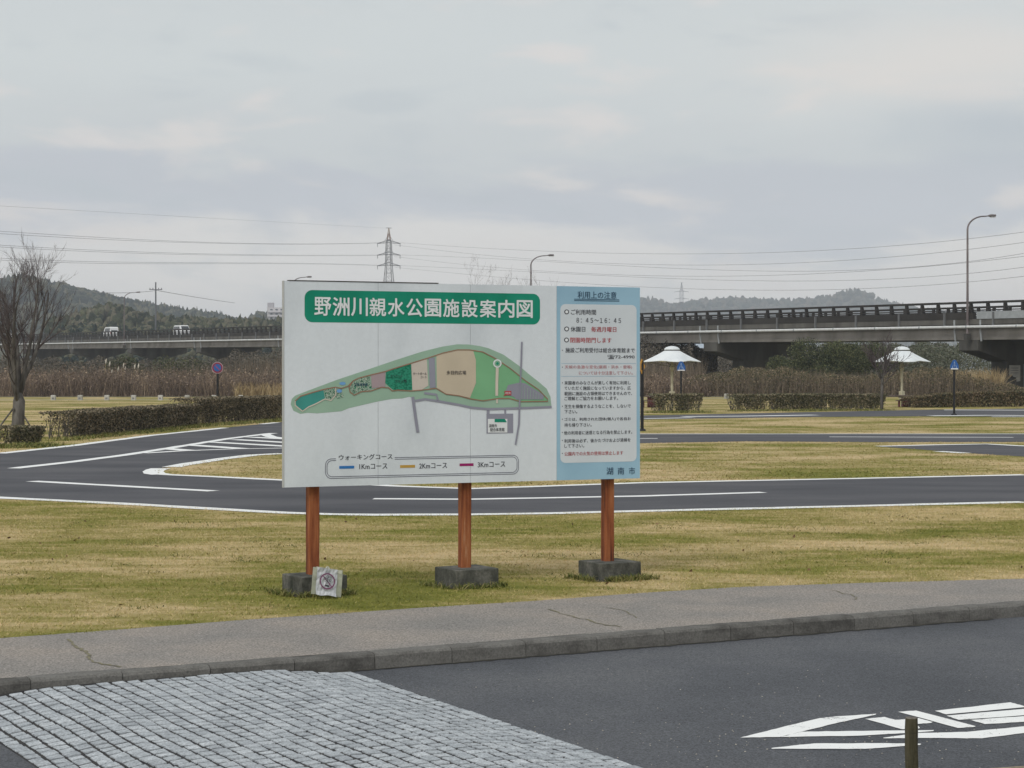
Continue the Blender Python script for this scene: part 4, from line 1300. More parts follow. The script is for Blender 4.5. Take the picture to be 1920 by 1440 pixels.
# tall dry reeds in front: crown line follows what the photograph shows
xy, px = band(-1000, 1330, 146, 156, 58000)
top = prof(px, [(-1000, 694), (0, 692), (120, 690), (200, 686), (260, 690), (350, 692), (430, 690), (530, 700), (700, 705), (1200, 700), (1300, 703), (1420, 712)])
hgt = (H + (HY - top) / F * xy[:, 1]) * rng.uniform(.35, 1.08, len(px)) * (1 + .10 * np.sin(px * .09) * np.sin(px * .023 + 2) + .06 * np.sin(px * .33))
me = blades('reeds', xy, 1, 1, .014, .6, None)
co_ = np.empty(len(me.vertices) * 3, np.float32); me.vertices.foreach_get('co', co_); co_ = co_.reshape(-1, 6, 3)
co_[:, :, 2] *= hgt[:, None]; me.vertices.foreach_set('co', co_.ravel()); me.update()
rz = rng.random(len(px)) ** .6 * hgt
sel = rng.random(len(px)) < .95
cl = leaf_cloud('reed_leaves', np.stack([xy[sel, 0], xy[sel, 1], rz[sel]], 1) + rng.normal(0, .06, (sel.sum(), 3)), .085)
tag(add('reed_leaves', cl, M['reed'], kind='stuff'), 'tangled dry reed leaves filling the brown reed bed', 'reeds')
tag(add('reed_bed', me, M['reed'], kind='stuff'), 'tall brown dry reeds along the far edge of the lawn', 'reeds')
xy, px = band(440, 620, 144.5, 149, 2500)
me = blades('golden_reeds', xy, .5, 1.25, .02, .35, None)
tag(add('golden_reeds', me, M['reed_gold'], kind='stuff'), 'pale golden reeds just left of the map board', 'reeds')
xy, px = band(1790, 1880, 149, 152, 1300)
me = blades('golden_reeds', xy, 1.3, 2.35, .02, .3, None)
tag(add('golden_reeds', me, M['reed_gold'], kind='stuff'), 'pale pinkish reeds left of the bridge pier', 'reeds')


def scrub(name, label, x0, x1, d0, d1, toppts, n, leaf, material, low=0.0, grassy=0.0):
    """leafy mass whose crown line is uneven"""
    xy, px = band(x0, x1, d0, d1, n)
    t = prof(px, toppts)
    zt = H + (HY - t) / F * xy[:, 1]
    zt = zt * (1 + .10 * np.sin(px * .11) * np.sin(px * .037 + 1) + .08 * np.sin(px * .31 + xy[:, 1]))
    z = low + (zt - low) * rng.random(n) ** .65
    c = np.stack([xy[:, 0], xy[:, 1], z], 1)
    o = add(name, leaf_cloud(name, c, leaf), material, kind='stuff')
    return tag(o, label, 'scrub')


scrub('bramble_bank', 'brown and olive bramble bank in front of the bridge piers', 1270, 2600, 147, 162, [(1270, 716), (1340, 700), (1400, 692), (1480, 694), (1530, 704), (1640, 706), (1700, 696), (1760, 692), (1850, 712), (1920, 728), (2600, 722)], 165000, .065, M['bramble'], -.1)
xy, px = band(1280, 1860, 149, 153, 9000)
me = blades('dry_stalks', xy, .5, 1.7, .02, .35, None)
tag(add('dry_stalks', me, M['reed'], kind='stuff'), 'dry brown stalks at the foot of the bramble bank', 'reeds')
scrub('under_bridge_scrub', 'dark scrub under the left spans of the bridge', -900, 1300, 180, 215, [(-900, 676), (60, 672), (150, 680), (220, 672), (260, 682), (330, 674), (400, 678), (440, 664), (530, 660), (700, 656), (1300, 652)], 130000, .095, M['bankscrub'])
scrub('thicket', 'dark brown thicket seen under the bridge beside the board', 1150, 1345, 198, 225, [(1150, 641), (1270, 642), (1290, 648), (1305, 657), (1345, 661)], 40000, .10, mat('thicket', [(0.03, 0.027, 0.022), (0.07, 0.06, 0.05), (0.11, 0.095, 0.08)], .3, island=.5))
scrub('far_bank', 'dull brown scrub on the far bank seen between the bridge piers', 1280, 1800, 235, 262, [(1280, 664), (1340, 662), (1400, 652), (1800, 648)], 40000, .14, M['bankscrub'])
scrub('bank_grass', 'grey-green slope beyond the bridge near its right pier', 1560, 2900, 205, 240, [(1560, 650), (1700, 648), (1800, 646), (1870, 650), (2900, 652)], 90000, .13, mat('slope_green', [(0.05, 0.062, 0.035), (0.10, 0.11, 0.07), (0.14, 0.14, 0.10)], .12, island=.4))


def shrub(px, base_d, ptop, rx, label, n=16000, leaf=.07):
    s = base_d / F; x = (px - CX) * s; h = H + (HY - ptop) * s; r = rx * s
    root = thing('evergreen_shrub', (x, base_d, 0), label, 'shrub', 'evergreen shrubs below the bridge')
    lob = [(random.uniform(-.65, .65) * r, random.uniform(-.5, .5) * r, h * random.uniform(.35, .80), r * random.uniform(.3, .5)) for _ in range(14)]
    w = np.array([l[3] ** 2 for l in lob]); idx = rng.choice(len(lob), n, p=w / w.sum())
    L = np.array(lob)[idx]
    d = rng.normal(size=(n, 3)); d /= np.linalg.norm(d, axis=1)[:, None]
    c = L[:, :3] + d * (L[:, 3] * rng.uniform(.55, 1.1, n) )[:, None] * np.array((1, 1, .75))
    c[:, 2] = np.clip(c[:, 2], .1, None)
    add('crown', leaf_cloud('crown', c, leaf), M['evergreen'], root)
    mb = MB()
    for k in range(5):
        mb.tube([(random.uniform(-.2, .2), 0, -.1), (lob[k][0] * .6, lob[k][1] * .6, lob[k][2])], [.07, .03], 5)
    mb.build('stem', M['bark'], root, local=True)


shrub(1556, 164, 634, 74, 'dark evergreen shrub under the girder left of the right parasol', 24000)
shrub(1622, 165, 638, 66, 'bushy olive evergreen shrub just behind the right parasol', 22000)
shrub(1485, 165, 668, 48, 'low evergreen shrub at the right end of the middle bridge pier')
shrub(345, 186, 672, 60, 'dark evergreen shrub under the left bridge span right of the vans', 12000)
shrub(225, 188, 668, 50, 'dark evergreen shrub under the left bridge span below the first lamp', 12000)
def stalks(name, label, x0, x1, d0, d1, toppts, n, w, material, lean=.3):
    xy, px = band(x0, x1, d0, d1, n)
    hg = (H + (HY - prof(px, toppts)) / F * xy[:, 1]) * rng.uniform(.45, 1.1, n)
    me = blades(name, xy, 1, 1, w, lean, None)
    c = np.empty(len(me.vertices) * 3, np.float32); me.vertices.foreach_get('co', c); c = c.reshape(-1, 6, 3)
    c[:, :, 2] *= hg[:, None]; me.vertices.foreach_set('co', c.ravel()); me.update()
    tag(add(name, me, material, kind='stuff'), label, 'scrub')


M['dead_stalk'] = mat('dead_stalk', [(0.08, 0.064, 0.046), (0.155, 0.122, 0.088), (0.26, 0.205, 0.145)], .25, island=.5, rough=.95)
stalks('dead_stalks', 'grey-brown dead stalks rising behind the reed bed at left', -300, 1320, 158, 176, [(-300, 684), (60, 680), (200, 684), (330, 682), (400, 678), (450, 666), (530, 662), (800, 660), (1320, 664)], 20000, .014, M['dead_stalk'])
stalks('bramble_canes', 'thin upright canes standing out of the bramble bank at right', 1270, 1900, 146.5, 160, [(1270, 706), (1400, 686), (1480, 684), (1560, 692), (1640, 694), (1760, 684), (1900, 716)], 10000, .011, M['dead_stalk'], .35)
pm = MB(); first = None
for k, (x_, y_) in enumerate(((198, 675), (205, 680), (221, 690), (231, 683), (234, 689), (209, 695), (252, 685), (259, 684))):
    d = 153; p = P(x_, y_, d)
    r = random.Random(k)
    root = thing('pampas_plume', (p[0], p[1], 0), ORD[k] + ' pale pampas plume from the left above the reeds under the bridge', 'grass plume', 'pampas plumes above the reeds')
    MB().tube([(p[0] - .1, p[1], 0), (p[0] - .03, p[1], p[2] * .7), (p[0], p[1], p[2])], [.02, .015, .01], 4).build('stalk', M['reed_gold'], root)
    MB().tube([(p[0], p[1], p[2] - .28), (p[0] + .03, p[1], p[2] - .1), (p[0] + .06, p[1], p[2] + .12)], [.02, .065, .015], 6).build('plume', M['pampas'], root)

# ------------------------------------------------------------------ bridge
BT = math.atan2((CX + 1047), F)
BU = np.array((-math.sin(BT), math.cos(BT))); BW = np.array((math.cos(BT), math.sin(BT)))
B0 = np.array(((1818 - CX) / F * 160.0, 160.0)); SLOPE = 0.0060


def BP(s, t, z):
    p = B0 + BU * s + BW * t
    return (p[0], p[1], z + SLOPE * s)


def bbox(mb, s0, s1, t0, t1, z0, z1, z0b=None, z1b=None):
    mb.hexa([BP(s0, t0, z0), BP(s1, t0, z0), BP(s1, t1, z0), BP(s0, t1, z0), BP(s0, t0, z1), BP(s1, t0, z1), BP(s1, t1, z1), BP(s0, t1, z1)])


M['steel_dark'] = mat('bridge_rail', [(0.018, 0.016, 0.016), (0.03, 0.027, 0.026), (0.04, 0.036, 0.034)], .5, rough=.7)
M['fascia'] = mat('bridge_fascia', [(0.075, 0.071, 0.063), (0.11, 0.105, 0.095), (0.14, 0.135, 0.12)], .5, (1.5, 1.5, .3), rough=.9)
M['girder'] = mat('bridge_girder', [(0.16, 0.148, 0.13), (0.22, 0.205, 0.185), (0.27, 0.255, 0.23)], .45, (1.2, 1.2, .25), rough=.9)
M['parapet'] = mat('bridge_parapet', [(0.024, 0.022, 0.020), (0.036, 0.033, 0.031), (0.05, 0.047, 0.043)], .3, rough=.9)
M['pier'] = mat('bridge_pier', [(0.05, 0.048, 0.043), (0.085, 0.082, 0.073), (0.125, 0.12, 0.108)], .5, (1, 1, .35), rough=.95)
M['pipe'] = flat('white_pipe', (0.62, 0.63, 0.62), .5)
M['galv'] = flat('galvanised', (0.33, 0.35, 0.36), .5)
bridge = thing('road_bridge', BP(0, 5.5, 0), 'long concrete girder bridge with dark railing and white pipe crossing the background', 'bridge')
S0, S1 = -45, 352
mb = MB(); bbox(mb, S0, S1, 0.0, 11.0, 5.66, 6.10); mb.build('deck', M['fascia'], bridge)
for k, t in enumerate((0.35, 3.4, 6.9, 10.0)):
    mb = MB()
    bbox(mb, S0, S1, t + .2, t + .45, 4.6, 5.655)
    bbox(mb, S0, S1, t, t + .65, 4.42, 4.65)
    mb.build('girder', M['girder'], bridge)
mb = MB(); bbox(mb, S0, S1, .6, 10.4, 6.101, 6.36); mb.build('roadway', M['track'], bridge)
mb = MB(); bbox(mb, -0.4, S1, -.03, .32, 6.101, 6.62); mb.build('parapet', M['parapet'], bridge)
mb = MB(); bbox(mb, S0, -0.9, -.06, .30, 6.102, 6.70); p = mb.build('parapet', M['galv'], bridge); p['label'] = 'light grey metal parapet plate right of the lamp'
for nme, z0, z1, t0, t1 in (('top_rail', 7.36, 7.54, 0.02, .26), ('middle_rail', 7.00, 7.10, .06, .20), ('lower_rail', 6.78, 6.87, .06, .20)):
    mb = MB(); bbox(mb, S0, S1, t0, t1, z0, z1); mb.build(nme, M['steel_dark'], bridge)
org = origin(bridge)
mb = MB()
mb.hexa([BP(-.14, .04, 6.60), BP(.14, .04, 6.60), BP(.14, .40, 6.60), BP(-.14, .40, 6.60), BP(-.12, .05, 7.359), BP(.12, .05, 7.359), BP(.12, .24, 7.359), BP(-.12, .24, 7.359)])
pm_ = mb.mesh('rail_post', np.array(BP(0, 0, 0)))
n = 0
s = S0 + 1
while s < S1 and n < 199:
    o = add('rail_post', pm_, M['steel_dark'], bridge); o.location = Vector(BP(s, 0, 0)) - Vector(org); s += 2.0; n += 1
mb = MB()
bbox(mb, S0, S1, 10.7, 11.0, 6.101, 6.62)
for z0, z1 in ((7.36, 7.54), (7.0, 7.1), (6.78, 6.87)): bbox(mb, S0, S1, 10.76, 10.95, z0, z1)
s = S0
while s < S1: bbox(mb, s - .12, s + .12, 10.75, 10.96, 6.6, 7.37); s += 2.0
mb.build('far_railing', M['steel_dark'], bridge, kind='stuff')
mb = MB(); mb.tube([BP(S0, -.28, 5.46), BP(S1, -.28, 5.46)], .125, 10); mb.build('pipe', M['pipe'], bridge)
mb = MB(); mb.lathe((0, 0, 0), [(.15, 0), (.15, .12)], 10)
cm = MB(); cm.tube([np.array(BP(-.06, -.28, 5.46)) - np.array(BP(0, 0, 0)), np.array(BP(.06, -.28, 5.46)) - np.array(BP(0, 0, 0))], .155, 10); cm = cm.mesh('pipe_collar')
hm = MB(); hm.box((BU[0] * 0 + BW[0] * -.12, BW[1] * -.12, 5.98), (.16, .12, 1.35), math.atan2(BW[1], BW[0])); hm = hm.mesh('pipe_hanger')
M['hanger'] = flat('hanger', (0.16, 0.165, 0.17), .5)
s = S0 + 1.5; k = 0
while s < 330:
    o = add('pipe_hanger', hm, M['hanger'], bridge); o.location = Vector(BP(s, 0, 0)) - Vector(org)
    if s < 160:
        o = add('pipe_collar', cm, M['galv'], bridge); o.location = Vector(BP(s + 2.9, 0, 0)) - Vector(org)
    s += 5.8
for k in range(9):
    s = 0.4 + 37.2 * k
    mb = MB()
    zt = 4.40
    w2 = 1.15
    sec = [(.25, zt), (10.9, zt), (10.9, zt - .85), (7.4, zt - 1.75), (3.5, zt - 1.75), (.25, zt - .85)]
    mb.prism([BP(s - w2, t, z) for t, z in sec], tuple(np.append(BU * 2 * w2, SLOPE * 2 * w2)))
    cap = mb.build('pier_cap', M['pier'], bridge)
    mb = MB(); mb.hexa([BP(s - .95, 3.55, -.4), BP(s + .95, 3.55, -.4), BP(s + .95, 7.35, -.4), BP(s - .95, 7.35, -.4), BP(s - .95, 3.55, zt - 1.751), BP(s + .95, 3.55, zt - 1.751), BP(s + .95, 7.35, zt - 1.751), BP(s - .95, 7.35, zt - 1.751)])
    mb.build('pier_column', M['pier'], bridge)
    for ds in (-1.7, 1.4):
        MB().tube([BP(s + ds, -.02, 6.05), BP(s + ds, -.02, 5.2), BP(s + ds, .1, 4.3)], .085, 6).build('drain_pipe', M['galv'], bridge)
# notices on the nearest pier column
c = lambda t, z, o: BP(0.4 - .95 - o, t, z)
nt_ = thing('pier_notice', c(4.3, 0, .02), 'torn white paper notice pasted on the bridge pier column', 'notice')
MB().prism([c(t, z, .012) for t, z in ((3.75, 2.35), (4.95, 2.35), (4.95, 1.05), (4.55, 1.0), (4.5, 1.35), (4.2, 1.4), (4.0, 1.6), (3.75, 1.5))], tuple(np.append(-BU * .01, 0))).build('paper', flat('paper', (0.52, 0.50, 0.45), .9), nt_)
for z in (2.15, 1.95, 1.75):
    MB().prism([c(t, zz_, .0235) for t, zz_ in ((3.9, z), (4.75, z), (4.75, z - .06), (3.9, z - .06))], tuple(np.append(-BU * .004, 0))).build('printed_line', flat('grey_print', (0.25, 0.25, 0.24)), nt_)
nt2 = thing('weathered_notice', c(6.2, 0, .02), 'large pale blue-grey panel on the bridge pier at the right frame edge', 'notice')
MB().prism([c(t, z, .012) for t, z in ((5.3, 2.45), (7.1, 2.45), (7.1, .2), (5.3, .2))], tuple(np.append(-BU * .02, 0))).build('sheet', flat('pale_panel', (0.30, 0.32, 0.33), .8), nt2)
MB().prism([c(t, z, .034) for t, z in ((5.55, 1.1), (6.9, 1.15), (6.9, .35), (5.6, .3))], tuple(np.append(-BU * .01, 0))).build('white_patch', flat('white_patch', (0.50, 0.53, 0.55), .8), nt2)


# lamps
M['lamp_pole'] = mat('lamp_pole', [(0.11, 0.09, 0.092), (0.16, 0.135, 0.138), (0.22, 0.19, 0.19)], .8, rough=.6)
def make_lamp(loc, label):
    root = thing('bridge_lamp', loc, label, 'street lamp', 'street lamps along the bridge')
    w3 = np.array((BW[0], BW[1], 0))
    pts = [np.array((0, 0, z)) for z in (0, 3.0, 8.85)]
    for k in range(1, 9):
        a = math.pi / 2 * k / 8
        pts.append(np.array((0, 0, 8.85)) + w3 * 1.9 * (1 - math.cos(a)) + np.array((0, 0, 1.15 * math.sin(a))))
    pts.append(pts[-1] + w3 * .35 + np.array((0, 0, .05)))
    rr = [.115, .10, .078] + [.074 - .003 * k for k in range(8)] + [.048]
    MB().tube(pts, rr, 8).build('pole', M['lamp_pole'], root, local=True)
    e = pts[-1]
    MB().tube([e, e + w3 * .25 + np.array((0, 0, .02)), e + w3 * .75 + np.array((0, 0, .06))], [.07, .13, .09], 8).build('lamp_head', flat('lamp_head', (0.16, 0.14, 0.14), .5), root, local=True)
    MB().box(e + w3 * .48 + np.array((0, 0, -.09)), (.5, .18, .05), BT).build('lens', flat('lamp_lens', (0.6, 0.6, 0.58), .3), root, local=True)
    MB().box((0, 0, .12), (.5, .35, .5), BT).build('bracket', M['pier'], root, local=True)
    return root


lamp = None
for s, lab in ((0, 'tall curved street lamp at right, nearest on the bridge'), (73, 'curved street lamp on the bridge rising above the map board'), (144.5, 'curved street lamp whose head just clears the top left corner of the board'), (225, 'most distant curved street lamp beside the white vans')):
    loc = BP(s, -.22, 4.55)
    lamp = make_lamp(loc, lab) if lamp is None else lamp
    if s: dup(lamp, loc, 0, lab)


# vans on the deck
def van(loc, rotz, label, sedan=False):
    root = thing('white_van', loc, label, 'van', 'white vans crossing the bridge', rotz)
    root.scale = (1.0, 1.0, 1.08)
    body = [(-2.2, .35), (2.15, .35), (2.25, .75), (2.1, 1.02), (1.35, 1.80), (1.1, 1.92), (-1.95, 1.95), (-2.2, 1.75), (-2.25, .8)]
    if sedan: body = [(-2.0, .32), (2.0, .32), (2.05, .7), (1.1, .92), (.45, 1.42), (-1.7, 1.5), (-2.05, .95)]
    rings = []
    for y, k in ((-.84, 1), (-.78, 1), (.78, 1), (.84, 1)):
        ins = .06 if abs(y) > .8 else 0
        rings.append([(x * (1 - ins * .4), y * (1 - max(0, z - 1) * .09), z - (ins * .6 if z > 1.5 else 0)) for x, z in body])
    white = flat('van_white', (0.74, 0.75, 0.75), .3, .5, var=.03)
    glass = flat('van_glass', (0.03, 0.035, 0.04), .15, .6)
    MB().loft(rings).build('body', white, root, local=True)
    zt, zb = (1.36, .98) if sedan else (1.72, 1.16)
    for sgn in (-1, 1):
        y = sgn * .80
        wins = [(1.28, .25), (.15, -.85), (-.95, -1.95)] if not sedan else [(.45, -.45), (-.55, -1.5)]
        for j, (a, b_) in enumerate(wins):
            at = a - (.42 if j == 0 else 0)
            MB().hexa([(b_, y * .99, zb), (a, y * .99, zb), (a, y * 1.055, zb), (b_, y * 1.055, zb), (b_, y * .93, zt), (at, y * .93, zt), (at, y * 1.005, zt), (b_, y * 1.005, zt)]).build('side_window', glass, root, local=True)
        for x in (-1.4, 1.45):
            mb = MB(); mb.loft([[(x + .31 * math.cos(a), yy, .31 + .31 * math.sin(a)) for a in np.linspace(0, 2 * math.pi, 16, endpoint=False)] for yy in (sgn * .70, sgn * .87)])
            wobj = mb.build('wheel', flat('tyre', (0.02, 0.02, 0.02), .9), root, local=True)
        MB().box((2.2 if not sedan else 2.0, sgn * .6, .80 if not sedan else .66), (.08, .32, .17)).build('headlight', flat('headlight', (0.6, 0.6, 0.6), .2), root, local=True)
        MB().box((-2.24 if not sedan else -2.02, sgn * .72, .95), (.06, .12, .4 if not sedan else .2)).build('tail_light', M['sign_red'], root, local=True)
    if sedan: q = [(1.08, .95), (.5, 1.38)]
    else: q = [(2.06, 1.09), (1.42, 1.76)]
    MB().hexa([(q[0][0], -.70, q[0][1]), (q[0][0], .70, q[0][1]), (q[1][0], .66, q[1][1]), (q[1][0], -.66, q[1][1])] + [(x + .03, y, z + .025) for x, y, z in [(q[0][0], -.70, q[0][1]), (q[0][0], .70, q[0][1]), (q[1][0], .66, q[1][1]), (q[1][0], -.66, q[1][1])]]).build('windscreen', glass, root, local=True)
    xr = -2.24 if not sedan else -1.86
    MB().hexa([(xr, -.62, zb), (xr, .62, zb), (xr + .03, .62, zb), (xr + .03, -.62, zb), (xr + .05, -.6, zt - .05), (xr + .05, .6, zt - .05), (xr + .09, .6, zt - .05), (xr + .09, -.6, zt - .05)]).build('rear_window', glass, root, local=True)
    MB().box((2.2 if not sedan else 2.02, 0, .5), (.1, 1.5, .18)).build('bumper', flat('bumper', (0.3, 0.3, 0.3), .5), root, local=True)
    return root


ua = math.atan2(BU[1], BU[0])
van(BP(243, 2.8, 6.364), ua, 'white van with dark side windows on the bridge just left of the far lamp')
van(BP(213, 6.6, 6.364), ua + math.pi, 'white van facing right on the bridge above the no parking sign')
van(BP(318, 2.8, 6.364), ua, 'white car on the bridge glimpsed through the bare tree at left', True)

# ------------------------------------------------------------------ pylons and wires
M['pylon'] = mat('pylon_steel', [(0.10, 0.105, 0.12), (0.16, 0.165, 0.18)], .4, rough=.6)
M['pylon_red'] = mat('pylon_tip', [(0.24, 0.12, 0.07), (0.42, 0.36, 0.31)], .7, (0.01, 0.01, 1), lo=.45, hi=.55)
M['wire'] = flat('wire', (0.26, 0.26, 0.28), .6)


def pylon(px, d, ytop, label, scale=1.0, thick=1.0, arms=(455, 477, 497), span=22, body=((428, .6), (449, 4), (455, 6), (500, 7.5), (530, 11), (690, 26))):
    s = d / F; x = (px - CX) * s
    root = thing('transmission_pylon', (x, d, 0), label, 'pylon', 'transmission pylons')
    Z = lambda y: H + (HY - y) * s
    wid = lambda y: np.interp(y, [b[0] for b in body], [b[1] for b in body]) * s
    ys = [428, 438, 449, 455, 466, 477, 487, 497, 512, 527, 550, 580, 620, 690]
    k_ = (690 - ytop) / (690 - 428)
    YS = [690 - (690 - y) * k_ for y in ys]
    rot = R(20)
    ca, sa = math.cos(rot), math.sin(rot)

    def corner(i, c):
        w = wid(ys[i]) * k_; u, v = [(-1, -1), (1, -1), (1, 1), (-1, 1)][c]
        return (x + w * (u * ca - v * sa) * .72, d + w * (u * sa + v * ca) * .72, Z(YS[i]) if i < len(ys) - 1 else 0)
    for seg, m_, nm in ((range(0, 2), M['pylon_red'] if d < 1000 else M['pylon'], 'tip'), (range(2, len(ys) - 1), M['pylon'], 'lattice_body')):
        mb = MB()
        for i in seg:
            for c in range(4):
                mb.tube([corner(i, c), corner(i + 1, c)], .10 * thick, 4, False)
                mb.tube([corner(i, c), corner(i + 1, (c + 1) % 4)], .045 * thick, 3, False)
                mb.tube([corner(i, (c + 1) % 4), corner(i + 1, c)], .045 * thick, 3, False)
                mb.tube([corner(i + 1, c), corner(i + 1, (c + 1) % 4)], .05 * thick, 3, False)
        mb.build(nm, m_, root)
    for y in arms:
        yy = 690 - (690 - y) * k_
        mb = MB(); sp = span * s * k_
        for dz in (0, .9):
            mb.tube([(x - sp, d, Z(yy) - .3), (x, d - .3, Z(yy) + dz)], .11 * thick, 4); mb.tube([(x + sp, d, Z(yy) - .3), (x, d + .3, Z(yy) + dz)], .11 * thick, 4)
        mb.tube([(x - sp * .45, d, Z(yy)), (x, d, Z(yy) + 3.0)], .06 * thick, 3); mb.tube([(x + sp * .45, d, Z(yy)), (x, d, Z(yy) + 3.0)], .06 * thick, 3)
        mb.build('cross_arm', M['pylon'], root)
        for u in (-1, 1):
            MB().tube([(x + u * sp * .96, d, Z(yy) - .3), (x + u * sp * .96, d, Z(yy) - 1.5)], .10 * thick, 5).build('insulator', M['pylon'], root)
    mb = MB(); mb.tube([(x - 5 * s * k_, d, Z(ytop) + .1), (x + 5 * s * k_, d, Z(ytop) + .1)], .1 * thick, 4); mb.build('earth_arm', M['pylon'], root)


pylon(729, 700, 428, 'lattice power pylon with red tip rising behind the map board')
pylon(1278, 2600, 530, 'small hazy far pylon to the right of the blue panel', thick=1.5)


def wire(pts, d0, d1, label, r=.042, seg=28):
    xs = np.array([p[0] for p in pts], float); ys = np.array([p[1] for p in pts], float)
    co_ = np.polyfit(xs, ys, min(2, len(xs) - 1) if len(xs) < 4 else 3)
    X = np.linspace(xs[0], xs[-1], seg)
    t = (X - xs[0]) / (xs[-1] - xs[0])
    dd = 1 / (1 / d0 + (1 / d1 - 1 / d0) * t)
    q = [P(a, np.polyval(co_, a), b) for a, b in zip(X, dd)]
    o = MB().tube(q, r, 4).build('power_line', M['wire'])
    tag(o, label, 'power line', 'power lines from the pylon')


RW = [[(751, 455), (1000, 470), (1310, 476), (1920, 435)], [(740, 459), (1000, 486), (1310, 497), (1920, 454.5)], [(751, 478), (1000, 489), (1310, 505), (1920, 475)],
      [(740, 481), (1000, 507), (1310, 518), (1920, 480.5)], [(750, 498), (1000, 510), (1310, 524), (1920, 501)], [(740, 501), (1000, 525), (1310, 542), (1920, 518)]]
for k, w in enumerate(RW):
    wire(w + [], 700, 330, ORD[k] + ' wire from the top running right of the pylon', .034)
LW = [(433.5, 450, 455), (438, 452.5, 456), (459.5, 473, 478), (463, 475.5, 479), (484, 492, 497), (487.5, 494.5, 498)]
for k, (a, b_, c_) in enumerate(LW):
    wire([(-60, a - 4), (0, a), (280, b_), (708, c_)], 330, 700, ORD[k] + ' wire from the top running left of the pylon', .032)
wire([(0, 386), (480, 414), (726, 428)], 330, 700, 'thin earth wire from the pylon tip to the upper left', .018)
# utility pole
d = 380; s_ = d / F; x = (292 - CX) * s_
up = thing('utility_pole', (x, d, 0), 'slim utility pole with cross arms beyond the bridge at left', 'utility pole')
MB().tube([(x, d, 0), (x, d, H + (HY - 529) * s_)], [.22, .13], 8).build('pole', M['pylon'], up)
for y_, w_ in ((543, 12),):
    MB().box((x, d, H + (HY - y_) * s_), (w_ * 2 * s_, .14, .14)).build('cross_arm', M['pylon'], up)
    for u in (-1, -.5, .5, 1):
        MB().lathe((x + u * w_ * s_ * .9, d, H + (HY - y_) * s_ + .07), [(.07, 0), (.09, .12), (.04, .28)], 6).build('insulator', M['pylon'], up)
wire([(292, 544), (360, 556), (440, 568)], 380, 520, 'sagging wire from the utility pole towards the board', .05)
wire([(120, 542), (200, 549), (292, 545)], 300, 380, 'sagging wire from the utility pole towards the left', .04)

# ------------------------------------------------------------------ hills, far trees, buildings
bm = bmesh.new(); bmesh.ops.create_icosphere(bm, subdivisions=2, radius=1.0)
ICO_V = np.array([v.co[:] for v in bm.verts]); ICO_F = np.array([[v.index for v in f.verts] for f in bm.faces]); bm.free()


def tree_mass(name, label, pos, w, h, material, conic=.3):
    n = len(pos); k = len(ICO_V)
    v = np.repeat(ICO_V[None], n, 0)
    v = v * (1 + rng.normal(0, .16, (n, k, 1)))
    zrel = (v[..., 2] + 1) / 2
    con = (rng.random((n, 1)) < conic)
    tap = np.where(con, 1.25 - .95 * zrel, 1.0)
    sw = (w * rng.uniform(.6, 1.3, n))[:, None]; sh = (h * rng.uniform(.6, 1.3, n))[:, None] * np.where(con, 1.25, 1)
    out = np.stack([pos[:, 0:1] + v[..., 0] * tap * sw, pos[:, 1:2] + v[..., 1] * tap * sw, pos[:, 2:3] + v[..., 2] * sh], -1)
    f = (ICO_F[None] + (np.arange(n) * k)[:, None, None]).reshape(-1, 3)
    o = add(name, fast_mesh(name, out.reshape(-1, 3), f), material, kind='stuff')
    return tag(o, label, 'trees')


def forest_mat(name, cols):
    return mat(name, cols, .02, island=.6, rough=.95, fine=.45, fscale=.9, bump=1.0, bscale=.8, bdist=.8)


def hill(name, ridge, d0, d1, material, zmin=-2):
    xs = np.linspace(ridge[0][0], ridge[-1][0], 90); nd = 14
    vs, fs = [], []
    for j in range(nd + 1):
        t = j / nd; d = d0 + (d1 - d0) * t
        for a in xs:
            zt = H + (HY - np.interp(a, [p[0] for p in ridge], [p[1] for p in ridge])) / F * d1
            vs.append(((a - CX) / F * d, d, zmin + (zt - zmin) * sm(t) if t < 1 else zt))
    # back side falls away
    for a in xs:
        vs.append(((a - CX) / F * d1 * 1.3, d1 * 1.35, zmin))
    m_ = len(xs)
    for j in range(nd + 1):
        for i in range(m_ - 1): fs.append((j * m_ + i, j * m_ + i + 1, (j + 1) * m_ + i + 1, (j + 1) * m_ + i))
    return MB().add(vs, fs).build(name, material, kind='structure')


def slope_points(ridge, d0, d1, n, zmin=-2, sink=0.0):
    t = rng.random(n) ** .7; a = rng.uniform(ridge[0][0], ridge[-1][0], n); d = d0 + (d1 - d0) * t
    zt = H + (HY - np.interp(a, [p[0] for p in ridge], [p[1] for p in ridge])) / F * d1
    tt = t * t * (3 - 2 * t)
    return np.stack([(a - CX) / F * d, d, zmin + (zt - zmin) * tt + sink], 1)


RL = [(-2200, 690), (-1500, 640), (-900, 585), (-500, 560), (-100, 540), (0, 533), (45, 528), (80, 536), (120, 543), (160, 554), (200, 564), (235, 571), (270, 578), (300, 584), (345, 590), (400, 597), (435, 606), (460, 608), (485, 599), (535, 597), (620, 600), (800, 606), (1000, 612), (1250, 640), (1500, 690)]
fdark = forest_mat('forest_dark', [(0.008, 0.018, 0.014), (0.022, 0.036, 0.026), (0.05, 0.062, 0.04), (0.10, 0.098, 0.06)])
fbam = forest_mat('forest_bamboo', [(0.02, 0.028, 0.015), (0.05, 0.06, 0.032), (0.085, 0.09, 0.05), (0.12, 0.11, 0.075)])
fblue = forest_mat('forest_far', [(0.03, 0.04, 0.03), (0.06, 0.07, 0.05), (0.11, 0.10, 0.075)])
hill('left_hill', RL, 1000, 1500, fdark)
tree_mass('hill_forest', 'dense wooded hill behind the bridge at left', slope_points(RL, 1000, 1500, 10500, sink=1.0), 2.9, 3.6, fdark, .35)
